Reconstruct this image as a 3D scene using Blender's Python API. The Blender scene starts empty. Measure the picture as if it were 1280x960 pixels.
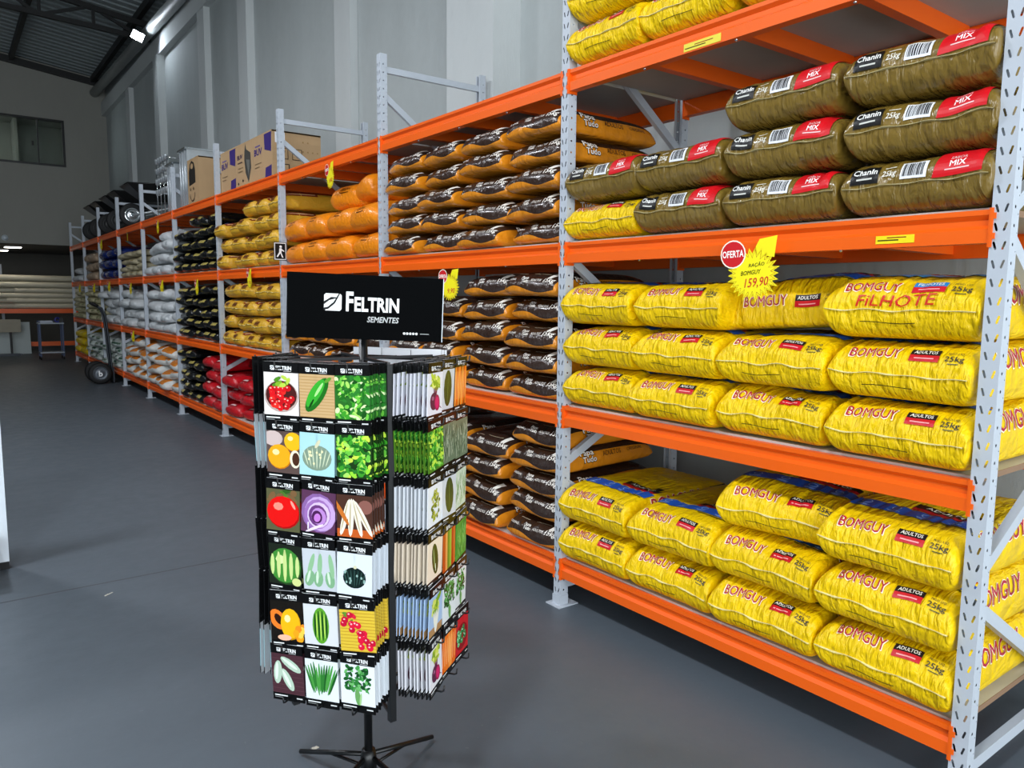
import bpy, bmesh, math, random
import numpy as np
from mathutils import Vector, Matrix
from mathutils.geometry import tessellate_polygon

S = bpy.context.scene
C = S.collection
PI = math.pi

# ------------------------------------------------------------------ camera
F_PX, PITCH, YAW, ROLL, CAM_H = 947.5, .11315, .64408, .00918, 1.4725
cy_, sy_, cp_, sp_ = math.cos(YAW), math.sin(YAW), math.cos(PITCH), math.sin(PITCH)
R0 = Vector((cy_, -sy_, 0)); U0 = Vector((sy_*sp_, cy_*sp_, cp_)); FW = Vector((sy_*cp_, cy_*cp_, -sp_))
RV = R0*math.cos(ROLL) + U0*math.sin(ROLL); UV_ = U0*math.cos(ROLL) - R0*math.sin(ROLL)
cam = bpy.data.cameras.new('camera'); cam_o = bpy.data.objects.new('camera', cam); C.objects.link(cam_o)
cam.sensor_width = 36; cam.lens = F_PX/1280*36; cam.clip_start = .05; cam.clip_end = 200
cam_o.matrix_world = Matrix(((RV.x, UV_.x, -FW.x, 0), (RV.y, UV_.y, -FW.y, 0), (RV.z, UV_.z, -FW.z, CAM_H), (0, 0, 0, 1)))
S.camera = cam_o

# ------------------------------------------------------------------ world, daylight, exposure
w = bpy.data.worlds.new('world'); S.world = w; w.use_nodes = True
bg = w.node_tree.nodes['Background']; bg.inputs[0].default_value = (.88, .95, 1.0, 1); bg.inputs[1].default_value = 4.2
S.view_settings.view_transform = 'Standard'; S.view_settings.look = 'None'
S.view_settings.gamma = 1; S.view_settings.use_curve_mapping = False
S.view_settings.exposure = 0.30

def portal(name, loc, rot, sx, sy):
    l = bpy.data.lights.new(name, 'AREA'); l.shape = 'RECTANGLE'; l.size = sx; l.size_y = sy
    l.cycles.is_portal = True
    o = bpy.data.objects.new(name, l); C.objects.link(o); o.location = loc; o.rotation_euler = rot
portal('shopfront_daylight', (-2.8, -3.95, 2.3), (PI/2, 0, 0), 12.2, 4.6)   # open shop front behind the camera

# ------------------------------------------------------------------ helpers
def lin(c):
    if isinstance(c, str):
        c = c.lstrip('#'); c = [int(c[i:i+2], 16)/255 for i in (0, 2, 4)]
        return tuple((x/12.92 if x <= .04045 else ((x+.055)/1.055)**2.4) for x in c)
    return tuple(c[:3])

def noise(nt, vec, scale, detail=3, rough=.5):
    n = nt.nodes.new('ShaderNodeTexNoise'); n.inputs['Scale'].default_value = scale
    n.inputs['Detail'].default_value = detail; n.inputs['Roughness'].default_value = rough
    if vec: nt.links.new(vec, n.inputs['Vector'])
    return n.outputs['Fac']

def mathn(nt, op, a, b=None, c=None):
    n = nt.nodes.new('ShaderNodeMath'); n.operation = op
    for i, v in enumerate((a, b, c)):
        if v is None: continue
        if isinstance(v, (int, float)): n.inputs[i].default_value = v
        else: nt.links.new(v, n.inputs[i])
    return n.outputs[0]

def mixc(nt, fac, a, b):
    n = nt.nodes.new('ShaderNodeMix'); n.data_type = 'RGBA'
    for sock, v in ((n.inputs['Factor'], fac), (n.inputs[6], a), (n.inputs[7], b)):
        if isinstance(v, (int, float)): sock.default_value = v
        elif isinstance(v, tuple): sock.default_value = (*v[:3], 1)
        else: nt.links.new(v, sock)
    return n.outputs[2]

def attr(nt, name):
    n = nt.nodes.new('ShaderNodeAttribute'); n.attribute_name = name; return n

def new_mat(name):
    m = bpy.data.materials.new(name); m.use_nodes = True
    return m, m.node_tree, m.node_tree.nodes['Principled BSDF']

def mat(name, col, rough=.5, metal=0, var=.08, vscale=6, bump=0, bscale=30, emit=None, estr=0, spec=None, alpha_trans=0):
    m, nt, b = new_mat(name)
    col = lin(col)
    tc = nt.nodes.new('ShaderNodeTexCoord')
    if var:
        f = noise(nt, tc.outputs['Object'], vscale, 4)
        d = tuple(max(0, x*(1-var*1.6)) for x in col); l_ = tuple(min(1, x*(1+var)) for x in col)
        nt.links.new(mixc(nt, f, d, l_), b.inputs['Base Color'])
    else:
        b.inputs['Base Color'].default_value = (*col, 1)
    b.inputs['Roughness'].default_value = rough; b.inputs['Metallic'].default_value = metal
    if spec is not None: b.inputs['Specular IOR Level'].default_value = spec
    if alpha_trans: b.inputs['Transmission Weight'].default_value = alpha_trans
    if emit is not None:
        b.inputs['Emission Color'].default_value = (*lin(emit), 1); b.inputs['Emission Strength'].default_value = estr
    if bump:
        bn = nt.nodes.new('ShaderNodeBump'); bn.inputs['Strength'].default_value = bump; bn.inputs['Distance'].default_value = .01
        nt.links.new(noise(nt, tc.outputs['Object'], bscale, 5), bn.inputs['Height']); nt.links.new(bn.outputs[0], b.inputs['Normal'])
    return m

def ink_mat(name, rough=.35):
    m, nt, b = new_mat(name)
    nt.links.new(attr(nt, 'Col').outputs['Color'], b.inputs['Base Color']); b.inputs['Roughness'].default_value = rough; b.inputs['Specular IOR Level'].default_value = .25
    return m

M = {}
M['post'] = mat('grey_powder_coat', '#b9c0c9', .45, var=.05)
M['orange'] = mat('orange_powder_coat', '#f26209', .38, var=.05, vscale=3)
M['board'] = mat('shelf_board', '#b9b6b0', .6, var=.06)
M['black'] = mat('black_paint', '#0b0c0e', .38, var=.1)
M['blackmat'] = mat('black_steel', '#101112', .5, var=.1)
M['rubber'] = mat('rubber', '#0c0c0d', .7, var=.1)
M['steel'] = mat('galvanised_steel', '#c4cace', .32, .6, var=.15, vscale=9)
M['chrome'] = mat('chrome', '#d8dcdf', .12, 1, var=0)
M['ink'] = ink_mat('printed_ink', .38)
M['inkgloss'] = ink_mat('printed_gloss_paper', .25)
M['inkmat'] = ink_mat('printed_card', .6)
M['white'] = mat('white_enamel', '#d9e2ea', .4, var=.04)
M['card'] = mat('cardboard', '#b3936c', .75, var=.06, vscale=10)
M['thread'] = mat('seam_thread', '#e4d896', .6, var=.1, vscale=60)
M['pvc'] = mat('white_pvc', '#c9c2ad', .35, var=.05)

class MB:
    """collects faces, then becomes one mesh object"""
    def __init__(s): s.v = []; s.f = []; s.mi = []; s.sm = []
    def add(s, vs, fs, mi=0, smooth=False):
        o = len(s.v); s.v += [tuple(p) for p in vs]
        for f in fs: s.f.append([i+o for i in f]); s.mi.append(mi); s.sm.append(smooth)
        return s
    def box(s, a, b, mi=0, mtx=None):
        x0, y0, z0 = a; x1, y1, z1 = b
        vs = [(x0,y0,z0),(x1,y0,z0),(x1,y1,z0),(x0,y1,z0),(x0,y0,z1),(x1,y0,z1),(x1,y1,z1),(x0,y1,z1)]
        if mtx: vs = [mtx @ Vector(p) for p in vs]
        return s.add(vs, [(0,3,2,1),(4,5,6,7),(0,1,5,4),(1,2,6,5),(2,3,7,6),(3,0,4,7)], mi)
    def bar(s, p, q, wx, wz, mi=0, up=(0,0,1)):
        p, q = Vector(p), Vector(q); d = (q-p).normalized(); u = Vector(up)
        if abs(d.dot(u)) > .98: u = Vector((1,0,0))
        a = d.cross(u).normalized(); b = a.cross(d)
        vs = [c + a*(sx*wx/2) + b*(sz*wz/2) for c in (p, q) for sx, sz in ((-1,-1),(1,-1),(1,1),(-1,1))]
        return s.add(vs, [(0,1,2,3),(7,6,5,4),(0,4,5,1),(1,5,6,2),(2,6,7,3),(3,7,4,0)], mi)
    def tube(s, path, r, n=8, mi=0, cap=True):
        P = [Vector(p) for p in path]; o = len(s.v); prev = None
        for i, p in enumerate(P):
            d = (P[min(i+1, len(P)-1)] - P[max(i-1, 0)]).normalized()
            a = d.cross(Vector((0,0,1)) if abs(d.z) < .95 else Vector((1,0,0))).normalized()
            if prev is not None:
                a = (prev - d*prev.dot(d)).normalized()
            prev = a; b = d.cross(a); rr = r[i] if isinstance(r, (list, tuple)) else r
            for k in range(n):
                t = 2*PI*k/n; s.v.append(tuple(p + a*(math.cos(t)*rr) + b*(math.sin(t)*rr)))
        for i in range(len(P)-1):
            for k in range(n):
                s.f.append([o+i*n+k, o+i*n+(k+1)%n, o+(i+1)*n+(k+1)%n, o+(i+1)*n+k]); s.mi.append(mi); s.sm.append(True)
        if cap:
            s.f.append([o+k for k in range(n)][::-1]); s.mi.append(mi); s.sm.append(False)
            s.f.append([o+(len(P)-1)*n+k for k in range(n)]); s.mi.append(mi); s.sm.append(False)
        return s
    def lathe(s, prof, n=24, mtx=None, mi=0):
        o = len(s.v)
        for r, z in prof:
            for k in range(n):
                t = 2*PI*k/n; p = Vector((r*math.cos(t), r*math.sin(t), z)); s.v.append(tuple(mtx @ p if mtx else p))
        for i in range(len(prof)-1):
            for k in range(n):
                s.f.append([o+i*n+k, o+i*n+(k+1)%n, o+(i+1)*n+(k+1)%n, o+(i+1)*n+k]); s.mi.append(mi); s.sm.append(True)
        return s
    def prism(s, prof, p0, p1, ax, mi=0):
        """prof: 2d polygon; extruded along axis ax from p0 to p1; other two axes take the profile"""
        n = len(prof); vs = []
        for q in (p0, p1):
            for a, b in prof:
                vs.append({'y': (a, q, b), 'x': (q, a, b), 'z': (a, b, q)}[ax])
        fs = [[i, (i+1) % n, n+(i+1) % n, n+i] for i in range(n)] + [list(range(n))[::-1], list(range(n, 2*n))]
        return s.add(vs, fs, mi)
    def mesh(s, name, mats):
        me = bpy.data.meshes.new(name); me.from_pydata(s.v, [], s.f)
        for m in (mats if isinstance(mats, (list, tuple)) else [mats]): me.materials.append(M[m] if isinstance(m, str) else m)
        me.polygons.foreach_set('material_index', s.mi); me.polygons.foreach_set('use_smooth', s.sm)
        bm = bmesh.new(); bm.from_mesh(me); bmesh.ops.recalc_face_normals(bm, faces=bm.faces); bm.to_mesh(me); bm.free()
        me.update(); return me
    def build(s, name, mats, parent=None, loc=None, rz=0):
        return obj(name, s.mesh(name, mats), parent, loc, rz)

def obj(name, me, parent=None, loc=None, rz=0):
    o = bpy.data.objects.new(name, me); C.objects.link(o)
    if loc is not None: o.location = loc
    if rz: o.rotation_euler.z = rz
    if parent is not None: o.parent = parent
    return o
def tag(o, label, cat, group=None):
    o['label'] = label; o['category'] = cat
    if group: o['group'] = group
    return o
def empty(name, loc=(0,0,0), rz=0):
    o = bpy.data.objects.new(name, None); C.objects.link(o); o.location = loc; o.rotation_euler.z = rz; o.empty_display_size = .1
    return o
def struct(o): o['kind'] = 'structure'; return o
def copy_tree(o, parent=None):
    c = o.copy(); C.objects.link(c)
    if parent is not None: c.parent = parent
    for ch in o.children: copy_tree(ch, c)
    return c

# text outlines as triangles
_txt = {}
def text_tris(body, bold=0.0):
    k = (body, bold)
    if k not in _txt and bold and 'M' in body:      # thicken by eight shifted outlines: the curve offset breaks on M
        vs, fs, tw, th = text_tris(body); V, Fc = [], []
        for j in range(9):
            dx, dy = (0, 0) if j == 8 else (bold*math.cos(j*PI/4), bold*math.sin(j*PI/4))
            Fc += [[i+len(V) for i in f] for f in fs]; V += [(x+dx+bold, y+dy) for x, y in vs]
        _txt[k] = (V, Fc, tw+2*bold, th+bold)
    if k not in _txt:
        cu = bpy.data.curves.new('t', 'FONT'); cu.body = body; cu.size = 1; cu.offset = bold; cu.resolution_u = 2
        o = bpy.data.objects.new('t', cu); C.objects.link(o)
        dg = bpy.context.evaluated_depsgraph_get(); me = bpy.data.meshes.new_from_object(o.evaluated_get(dg))
        bm = bmesh.new(); bm.from_mesh(me); bmesh.ops.triangulate(bm, faces=bm.faces)
        vs = [(v.co.x, v.co.y) for v in bm.verts]; bm.verts.index_update()
        fs = [[v.index for v in f.verts] for f in bm.faces]; bm.free()
        x0, x1 = min(v[0] for v in vs), max(v[0] for v in vs); y0 = 0; y1 = max(v[1] for v in vs)
        _txt[k] = ([(x-x0, y-y0) for x, y in vs], fs, x1-x0, y1-y0)
        bpy.data.objects.remove(o); bpy.data.curves.remove(cu); bpy.data.meshes.remove(me)
    return _txt[k]

class Draw:
    """flat print: coloured polygons in a 2d frame, stacked in layers"""
    def __init__(s): s.p = []
    def poly(s, pts, col, layer=None):
        s.p.append((list(pts), None, lin(col), len(s.p) if layer is None else layer)); return s
    def tris(s, pts, fs, col, layer=None):
        s.p.append((list(pts), fs, lin(col), len(s.p) if layer is None else layer)); return s
    def rect(s, x0, y0, x1, y1, col, layer=None): return s.poly([(x0,y0),(x1,y0),(x1,y1),(x0,y1)], col, layer)
    def ell(s, cx, cy, rx, ry, col, rot=0, n=14, layer=None):
        c, q = math.cos(rot), math.sin(rot)
        return s.poly([(cx+rx*math.cos(t)*c-ry*math.sin(t)*q, cy+rx*math.cos(t)*q+ry*math.sin(t)*c) for t in (2*PI*k/n for k in range(n))], col, layer)
    def text(s, body, x, y, h, col, bold=.0, wid=None, align='c', slant=0, layer=None, rot=0):
        vs, fs, tw, th = text_tris(body, bold)
        k = h/th; kx = (wid/tw if wid else k)
        ox = {'c': -tw*kx/2, 'l': 0, 'r': -tw*kx}[align]; cr, sr = math.cos(rot), math.sin(rot)
        pts = []
        for a, b in vs:
            px, py = a*kx+ox+slant*b*k, b*k
            pts.append((x+px*cr-py*sr, y+px*sr+py*cr))
        return s.tris(pts, fs, col, layer)
    def build(s, name, material, fn, dz=.0003, maxedge=None, base=.0007):
        """fn(x, y, h) -> 3d point h above the surface"""
        V, Fc, col = [], [], []
        for pts, fs, c, layer in s.p:
            if fs is None: fs = [list(range(len(pts)))]
            if maxedge:
                bm = bmesh.new(); bv = [bm.verts.new((p[0], p[1], 0)) for p in pts]
                for f in fs:
                    try: bm.faces.new([bv[i] for i in f])
                    except ValueError: pass
                bmesh.ops.triangulate(bm, faces=bm.faces)
                for _ in range(5):
                    e = [e for e in bm.edges if e.calc_length() > maxedge]
                    if not e: break
                    bmesh.ops.subdivide_edges(bm, edges=e, cuts=1, use_grid_fill=False)
                    bmesh.ops.triangulate(bm, faces=[f for f in bm.faces if len(f.verts) > 3])
                bm.verts.index_update(); pts = [(v.co.x, v.co.y) for v in bm.verts]; fs = [[v.index for v in f.verts] for f in bm.faces]; bm.free()
            o = len(V); V += [fn(p[0], p[1], base+layer*dz) for p in pts]
            for f in fs: Fc.append([i+o for i in f]); col += [c]*len(f)
        me = bpy.data.meshes.new(name); me.from_pydata(V, [], Fc); me.materials.append(M[material] if isinstance(material, str) else material)
        ca = me.color_attributes.new('Col', 'FLOAT_COLOR', 'CORNER')
        # from_pydata keeps loop order
        ca.data.foreach_set('color', [x for c in col for x in (*c, 1)])
        me.update(); return me

# ------------------------------------------------------------------ the building
ORD_ = ['first', 'second', 'third']
def plaster(name, col, var=.1):
    m, nt, b = new_mat(name); tc = nt.nodes.new('ShaderNodeTexCoord')
    mp = nt.nodes.new('ShaderNodeMapping'); nt.links.new(tc.outputs['Object'], mp.inputs['Vector']); mp.inputs['Scale'].default_value = (1, 1, .35)
    f = noise(nt, mp.outputs[0], 2.2, 6, .62); f2 = noise(nt, tc.outputs['Object'], 14, 4)
    c = lin(col); d = tuple(x*(1-var*2) for x in c); e = tuple(min(1, x*(1+var)) for x in c)
    nt.links.new(mixc(nt, mathn(nt, 'ADD', mathn(nt, 'MULTIPLY', f, .75), mathn(nt, 'MULTIPLY', f2, .25)), d, e), b.inputs['Base Color'])
    b.inputs['Roughness'].default_value = .85
    bn = nt.nodes.new('ShaderNodeBump'); bn.inputs['Strength'].default_value = .35; bn.inputs['Distance'].default_value = .02
    nt.links.new(noise(nt, mp.outputs[0], 9, 6, .6), bn.inputs['Height']); nt.links.new(bn.outputs[0], b.inputs['Normal'])
    return m
M['plaster'] = plaster('wall_plaster', '#b2b8b8')
M['pilaster'] = plaster('column_plaster', '#c4c8c8', .06)
M['farplaster'] = plaster('far_wall_plaster', '#97968f', .06)

def floor_mat():
    m, nt, b = new_mat('painted_concrete'); tc = nt.nodes.new('ShaderNodeTexCoord')
    f = noise(nt, tc.outputs['Object'], .9, 6, .6); g = noise(nt, tc.outputs['Object'], 9, 5, .65)
    base = mixc(nt, f, lin('#49525a'), lin('#5d666e'))
    sc = mathn(nt, 'GREATER_THAN', noise(nt, tc.outputs['Object'], 38, 2), .735)
    base = mixc(nt, mathn(nt, 'MULTIPLY', sc, .12), base, lin('#a5a8aa'))
    base = mixc(nt, mathn(nt, 'MULTIPLY', g, .3), base, lin('#485058'))
    nt.links.new(base, b.inputs['Base Color'])
    r = mathn(nt, 'ADD', mathn(nt, 'MULTIPLY', g, .25), .33); nt.links.new(r, b.inputs['Roughness'])
    bn = nt.nodes.new('ShaderNodeBump'); bn.inputs['Strength'].default_value = .06; bn.inputs['Distance'].default_value = .01
    nt.links.new(noise(nt, tc.outputs['Object'], 25, 6), bn.inputs['Height']); nt.links.new(bn.outputs[0], b.inputs['Normal'])
    return m
M['floor'] = floor_mat()
M['roof'] = mat('roof_sheet', '#8f989a', .5, 0, var=.1)
M['slab'] = mat('mezzanine_soffit', '#5b5a56', .8, var=.06)
M['joint'] = mat('floor_joint_filler', '#44484d', .7, var=.1)

WX = 3.38                                   # plane of the wall behind the rack
YF = 20.5                                   # far wall (front of the mezzanine)
fl = struct(MB().box((-9, -4, -.15), (WX+.15, 25.6, 0)).build('floor', 'floor'))
MB().box((-9, 4.24, -.002), (WX, 4.252, .0006)).build('floor_joint', 'joint', fl)

struct(MB().box((WX, -4, 0), (WX+.15, 25.6, 6.75)).build('wall_right', 'plaster'))
struct(MB().box((-9.15, -4, 0), (-9, 25.6, 7.9)).build('wall_left', 'plaster'))
struct(MB().box((-9, 25.5, 0), (WX, 25.65, 2.6)).build('wall_back', 'slab'))
# wall over the shop-front opening
struct(MB().box((-9, -4.1, 4.6), (WX, -3.98, 7.9)).build('wall_front', 'plaster'))
pil = [(4.44, 5.04, .235), (7.04, 7.4, .08), (10.0, 10.35, .10), (11.9, 12.25, .09), (14.7, 15.05, .12), (17.35, 17.7, .09)]
for i, (a, b_, p) in enumerate(pil):
    struct(MB().box((WX-p, a, 0), (WX+.01, b_, 5.62)).build('trim_%d' % (i+1), 'pilaster'))
struct(MB().box((WX-.10, -4, 5.62), (WX+.01, YF, 5.92)).build('trim_7', 'pilaster'))
# far wall with a hole for the office window
wx0, wx1, wz0, wz1 = .45, 2.50, 4.36, 5.40
fw = MB()
fw.box((-9, YF, 2.585), (wx0, YF+.15, 8.2)); fw.box((wx1, YF, 2.585), (WX, YF+.15, 6.75))
fw.box((wx0, YF, 2.585), (wx1, YF+.15, wz0)); fw.box((wx0, YF, wz1), (wx1, YF+.15, 7.0))
struct(fw.build('wall_far', 'farplaster'))
struct(MB().box((-9, YF+.15, 2.585), (WX, 25.5, 2.75)).build('ceiling_mezzanine', 'slab'))
# office behind the window
M['office'] = mat('office_wall', '#8f928c', .8, var=.05)
of = MB(); of.box((wx0-1.5, 24.0, 2.75), (WX, 24.1, 6.2)); of.box((wx0-1.5, YF+.15, 5.85), (WX, 24.0, 5.95)); of.box((1.72, 23.2, 2.75), (1.80, 24.0, 5.85))
struct(of.build('wall_office', 'office'))
glass, nt, b = new_mat('window_glass'); b.inputs['Transmission Weight'].default_value = 1; b.inputs['Roughness'].default_value = .02; b.inputs['IOR'].default_value = 1.1
b.inputs['Base Color'].default_value = (.80, .86, .84, 1); M['glass'] = glass
win = struct(empty('window_1', (wx0, YF, wz0)))
t = .045; fr = MB(); W_, H_ = wx1-wx0, wz1-wz0
fr.box((0, -.02, 0), (W_, .10, t)); fr.box((0, -.02, H_-t), (W_, .10, H_)); fr.box((0, -.02, t), (t, .10, H_-t)); fr.box((W_-t, -.02, t), (W_, .10, H_-t))
fr.build('window_frame', 'black', win)
MB().box((1.51, -.005, t), (1.535, .06, H_-t)).build('mullion', 'black', win)
MB().box((t, .03, t), (1.51, .036, H_-t)).build('pane', 'glass', win)
MB().box((1.535, .045, t), (W_-t, .051, H_-t)).build('pane', 'glass', win)
MB().box((1.40, .0, .42), (1.44, .03, .52)).build('latch', 'black', win)

# roof: ribbed sheet falling towards the right wall, ridge to the left
def zr(x): return 6.46 + .13*(3.2-x)
prof = []; y = -4.2
while y < YF+.1:
    prof += [(y, .035), (y+.05, .035), (y+.08, 0), (y+.22, 0)]; y += .25
v = []; fcs = []
for x in (WX+.1, -5.0, -9.2):
    for yy, dz in prof: v.append((x, yy, (zr(x) if x > -5.1 else zr(-5) - .13*4.2)+dz))
n = len(prof)
for j in range(2):
    for i in range(n-1): fcs.append((j*n+i, j*n+i+1, (j+1)*n+i+1, (j+1)*n+i))
rf = struct(MB().add(v, fcs).build('ceiling_roof', 'roof'))
# purlins and trusses
def purlin(x): MB().box((x-.04, -4, zr(x)-.14), (x+.04, YF, zr(x)-.01)).build('purlin', 'blackmat', rf)
for x in (3.12, 1.55, -.05, -1.6, -3.2): purlin(x)
MB().bar((3.3, YF-.06, zr(3.3)-.12), (-5, YF-.06, zr(-5)-.12), .08, .14).build('edge_beam', 'blackmat', rf)
def truss(Y):
    a = Vector((3.3, Y, 6.03)); 
    tr = empty('roof_truss', (0, 0, 0)); struct(tr)
    top = lambda x: Vector((x, Y, zr(x)-.20)); bot = lambda x: Vector((x, Y, 6.02+.045*(3.2-x)))
    MB().bar(top(3.3), top(-5), .07, .09).build('top_chord', 'blackmat', tr)
    MB().bar(bot(3.3), bot(-5), .07, .08).build('bottom_chord', 'blackmat', tr)
    x = 3.2; k = 0
    while x > -4:
        MB().bar(top(x), bot(x), .04, .05).build('strut', 'blackmat', tr)
        if k % 2 == 0: MB().bar(bot(x-.05), top(x-.78), .04, .05).build('diagonal', 'blackmat', tr)
        else: MB().bar(top(x-.05), bot(x-.78), .04, .05).build('diagonal', 'blackmat', tr)
        x -= .8; k += 1
for Y in (15.3, 8.5, 1.8): truss(Y)
# rain pipe under the eaves
pp = MB().tube([(3.15, YF+.02, 6.12), (3.16, 12.6, 5.93), (3.17, -3.9, 5.60)], .095, 14)
tag(pp.build('drain_pipe', mat('grey_pipe', '#a4a8a8', .5)), 'thick grey drain pipe running under the eaves of the rack wall', 'pipe')
for Y in (18.9, 13.6, 8.0):
    pass
# flood lamp hanging from the truss
M['lampface'] = mat('flood_lamp_face', '#ffffff', .4, var=0, emit='#e8f4ff', estr=130)
fl_ = tag(empty('flood_lamp', (2.95, 14.61, 5.835)), 'lit white flood lamp hanging from the roof truss by the wall', 'lamp')
fl_.rotation_euler = (math.radians(-50), math.radians(20), 0)
MB().box((-.10, -.08, 0), (.10, .08, .04)).build('housing', 'blackmat', fl_)
for k in range(5): MB().box((-.085+k*.04, -.07, .04), (-.078+k*.04, .07, .06)).build('cooling_fin', 'blackmat', fl_)
MB().box((-.09, -.07, -.004), (.09, .07, .001)).build('lamp_face', 'lampface', fl_)
MB().tube([(-.106, 0, .02), (-.106, 0, .12), (.106, 0, .12), (.106, 0, .02)], .007, 6).build('bracket', 'blackmat', fl_)
M['addedlamp'] = mat('added_lamp_lens', '#ffffff', .4, var=0, emit='#f4f8ff', estr=170)  # lamps added out of view to light bags and floor from above
for i, (x, y) in enumerate(((-1.3, 0.2), (-1.3, 4.2), (-1.3, 8.2))):
    hb = tag(empty('added_aisle_lamp', (x, y, 5.6)), 'added unseen round lamp hanging over the aisle, %s from the shop front' % ORD_[i], 'lamp', 'added unseen lamps over the aisle')
    MB().lathe([(0, .16), (.08, .16), (.10, .06), (.30, .03), (.31, 0), (.29, .005)], 28).build('housing', 'blackmat', hb)
    MB().lathe([(0, .003), (.29, .003)], 28).build('lens', 'addedlamp', hb)
    MB().tube([(0, 0, .16), (0, 0, zr(x)-5.6-.003)], .008, 6).build('suspension_rod', 'blackmat', hb)
fl_w = fl_.matrix_basis.inverted()
MB().tube([Vector((0, 0, .12)), fl_w @ Vector((2.95, 14.9, 5.99)), fl_w @ Vector((2.95, 15.27, 6.02))], .012, 6).build('mounting_arm', 'blackmat', fl_)
# square ceiling lights under the mezzanine, and one in the office
M['tube'] = mat('led_panel', '#ffffff', .5, var=0, emit='#fff6e6', estr=9)
for (x, Y, z, lab) in ((1.46, 21.9, 2.585, 'small square led ceiling light under the mezzanine edge'), (1.30, 23.7, 2.585, 'small square led ceiling light deeper under the mezzanine'), (.95, 22.6, 5.85, 'lit led ceiling light inside the office behind the window')):
    r = tag(empty('ceiling_light', (x, Y, z)), lab, 'lamp', 'square led ceiling lights')
    MB().box((-.18, -.18, -.02), (.18, .18, 0)).build('frame', 'white', r)
    MB().box((-.165, -.165, -.03), (.165, .165, -.02)).build('diffuser', 'tube', r)
dm = tag(empty('dome_camera', (1.23, YF, 2.70)), 'small white dome camera on the face of the mezzanine wall', 'camera')
mx = Matrix.Rotation(PI/2, 4, 'X')
MB().lathe([(0, .03), (.06, .03), (.065, 0)], 18, mx).build('base', 'white', dm)
MB().lathe([(0, .085), (.03, .078), (.045, .06), (.05, .03)], 16, mx).build('dome', 'white', dm)

# ------------------------------------------------------------------ pallet rack
RX, RY, BAY, RD = 2.2977, .849, 1.809, .805
ZL = [.237, .974, 1.7275, 2.485]; ZTOP = 2.992; NB = 10
PW, PD = .050, .047                            # post face width (along y), post depth (along x)
def sheet_with_holes(w, h, holes):
    outer = [Vector((0,0,0)), Vector((w,0,0)), Vector((w,h,0)), Vector((0,h,0))]
    loops = [outer] + [[Vector((*p, 0)) for p in hl] for hl in holes]
    tri = tessellate_polygon(loops); pts = [tuple(p)[:2] for lp in loops for p in lp]
    return pts, [tuple(t) for t in tri]
def slot(cx, cy, ln, wd, ang):
    c, s = math.cos(ang), math.sin(ang); P = []
    for sx, t0 in ((1, -PI/2), (-1, PI/2)):
        for k in range(4):
            t = t0 + PI*k/3; lx = sx*(ln/2-wd/2)+wd/2*math.cos(t); ly = wd/2*math.sin(t); P.append((cx+lx*c-ly*s, cy+lx*s+ly*c))
    return P
def disc(cx, cy, r, n=8): return [(cx+r*math.cos(2*PI*k/n), cy+r*math.sin(2*PI*k/n)) for k in range(n)]
def post_mesh():
    mb = MB(); p = .05; n = int(ZTOP/p)
    cellF = sheet_with_holes(PW, p, [slot(.0135, p/2, .024, .0060, math.radians(107)), slot(.0365, p/2, .024, .0060, math.radians(73))])
    cellS = sheet_with_holes(PD, p, [disc(.020, p*.55, .0046), disc(.041, p*.18, .0022, 6)])
    for k in range(n):
        z = k*p
        mb.add([(0, a, z+b_) for a, b_ in cellF[0]], cellF[1])
        mb.add([(a, 0, z+b_) for a, b_ in cellS[0]], cellS[1])
        mb.add([(a, PW, z+b_) for a, b_ in cellS[0]], cellS[1])
    z = n*p
    for ax in ((0,0,0,PW), (0,0,PD,0), (0,PW,PD,PW)):
        mb.add([(ax[0], ax[1], z), (ax[2], ax[3], z), (ax[2], ax[3], ZTOP), (ax[0], ax[1], ZTOP)], [(0,1,2,3)])
    # inner lips
    for y0, y1 in ((0, .014), (PW, PW-.014)):
        mb.add([(PD, y0, 0), (PD, y1, 0), (PD, y1, ZTOP), (PD, y0, ZTOP)], [(0,1,2,3)])
    me = mb.mesh('upright_post', 'post')
    return me
post_me = post_mesh()
foot_me = (MB().box((-.028, -.025, 0), (PD+.045, PW+.025, .005)).box((-.004, -.003, .005), (PD, -.001, .05)).box((-.004, PW+.001, .005), (PD, PW+.003, .05)).box((-.0045, -.003, .005), (-.001, PW+.003, .05)).mesh('foot_plate', 'post'))
rack = tag(empty('pallet_rack', (RX, RY, 0)), 'long pallet rack with grey perforated posts and orange beams along the wall', 'rack')
bx = RD-PD
def chan(p, q): return MB().bar(p, q, .028, .04)
brace_specs = [((PD-.01, .10), (bx+.01, .10)), ((PD-.01, 2.90), (bx+.01, 2.90)), ((PD-.01, 2.74), (bx+.01, 2.22)), ((PD-.01, 1.72), (bx+.01, 2.15)),
               ((PD-.01, 1.66), (bx+.01, 1.16)), ((PD-.01, .70), (bx+.01, 1.09)), ((PD-.01, .60), (bx+.01, .17))]
brace_me = [MB().bar((a[0], PW/2, a[1]), (c[0], PW/2, c[1]), .026, .038).mesh('brace', 'post') for a, c in brace_specs]
for i in range(NB+1):
    y0 = i*BAY
    f_ = obj('upright_post', post_me, rack, (0, y0, 0)); obj('foot_plate', foot_me, f_)
    r_ = obj('upright_post', post_me, rack, (RD, y0+PW, 0), PI); obj('foot_plate', foot_me, r_)
    for me in brace_me: obj('brace', me, rack, (0, y0, 0))
BL = BAY-PW
bprof = [(0, -.004), (0, -.018), (.013, -.030), (.013, -.046), (0, -.056), (0, -.094), (.042, -.094), (.042, -.022), (.030, -.022), (.030, -.004)]
beam_me = MB().prism(bprof, PW+.003, BAY-.003, 'y').mesh('front_beam', 'orange')
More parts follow.
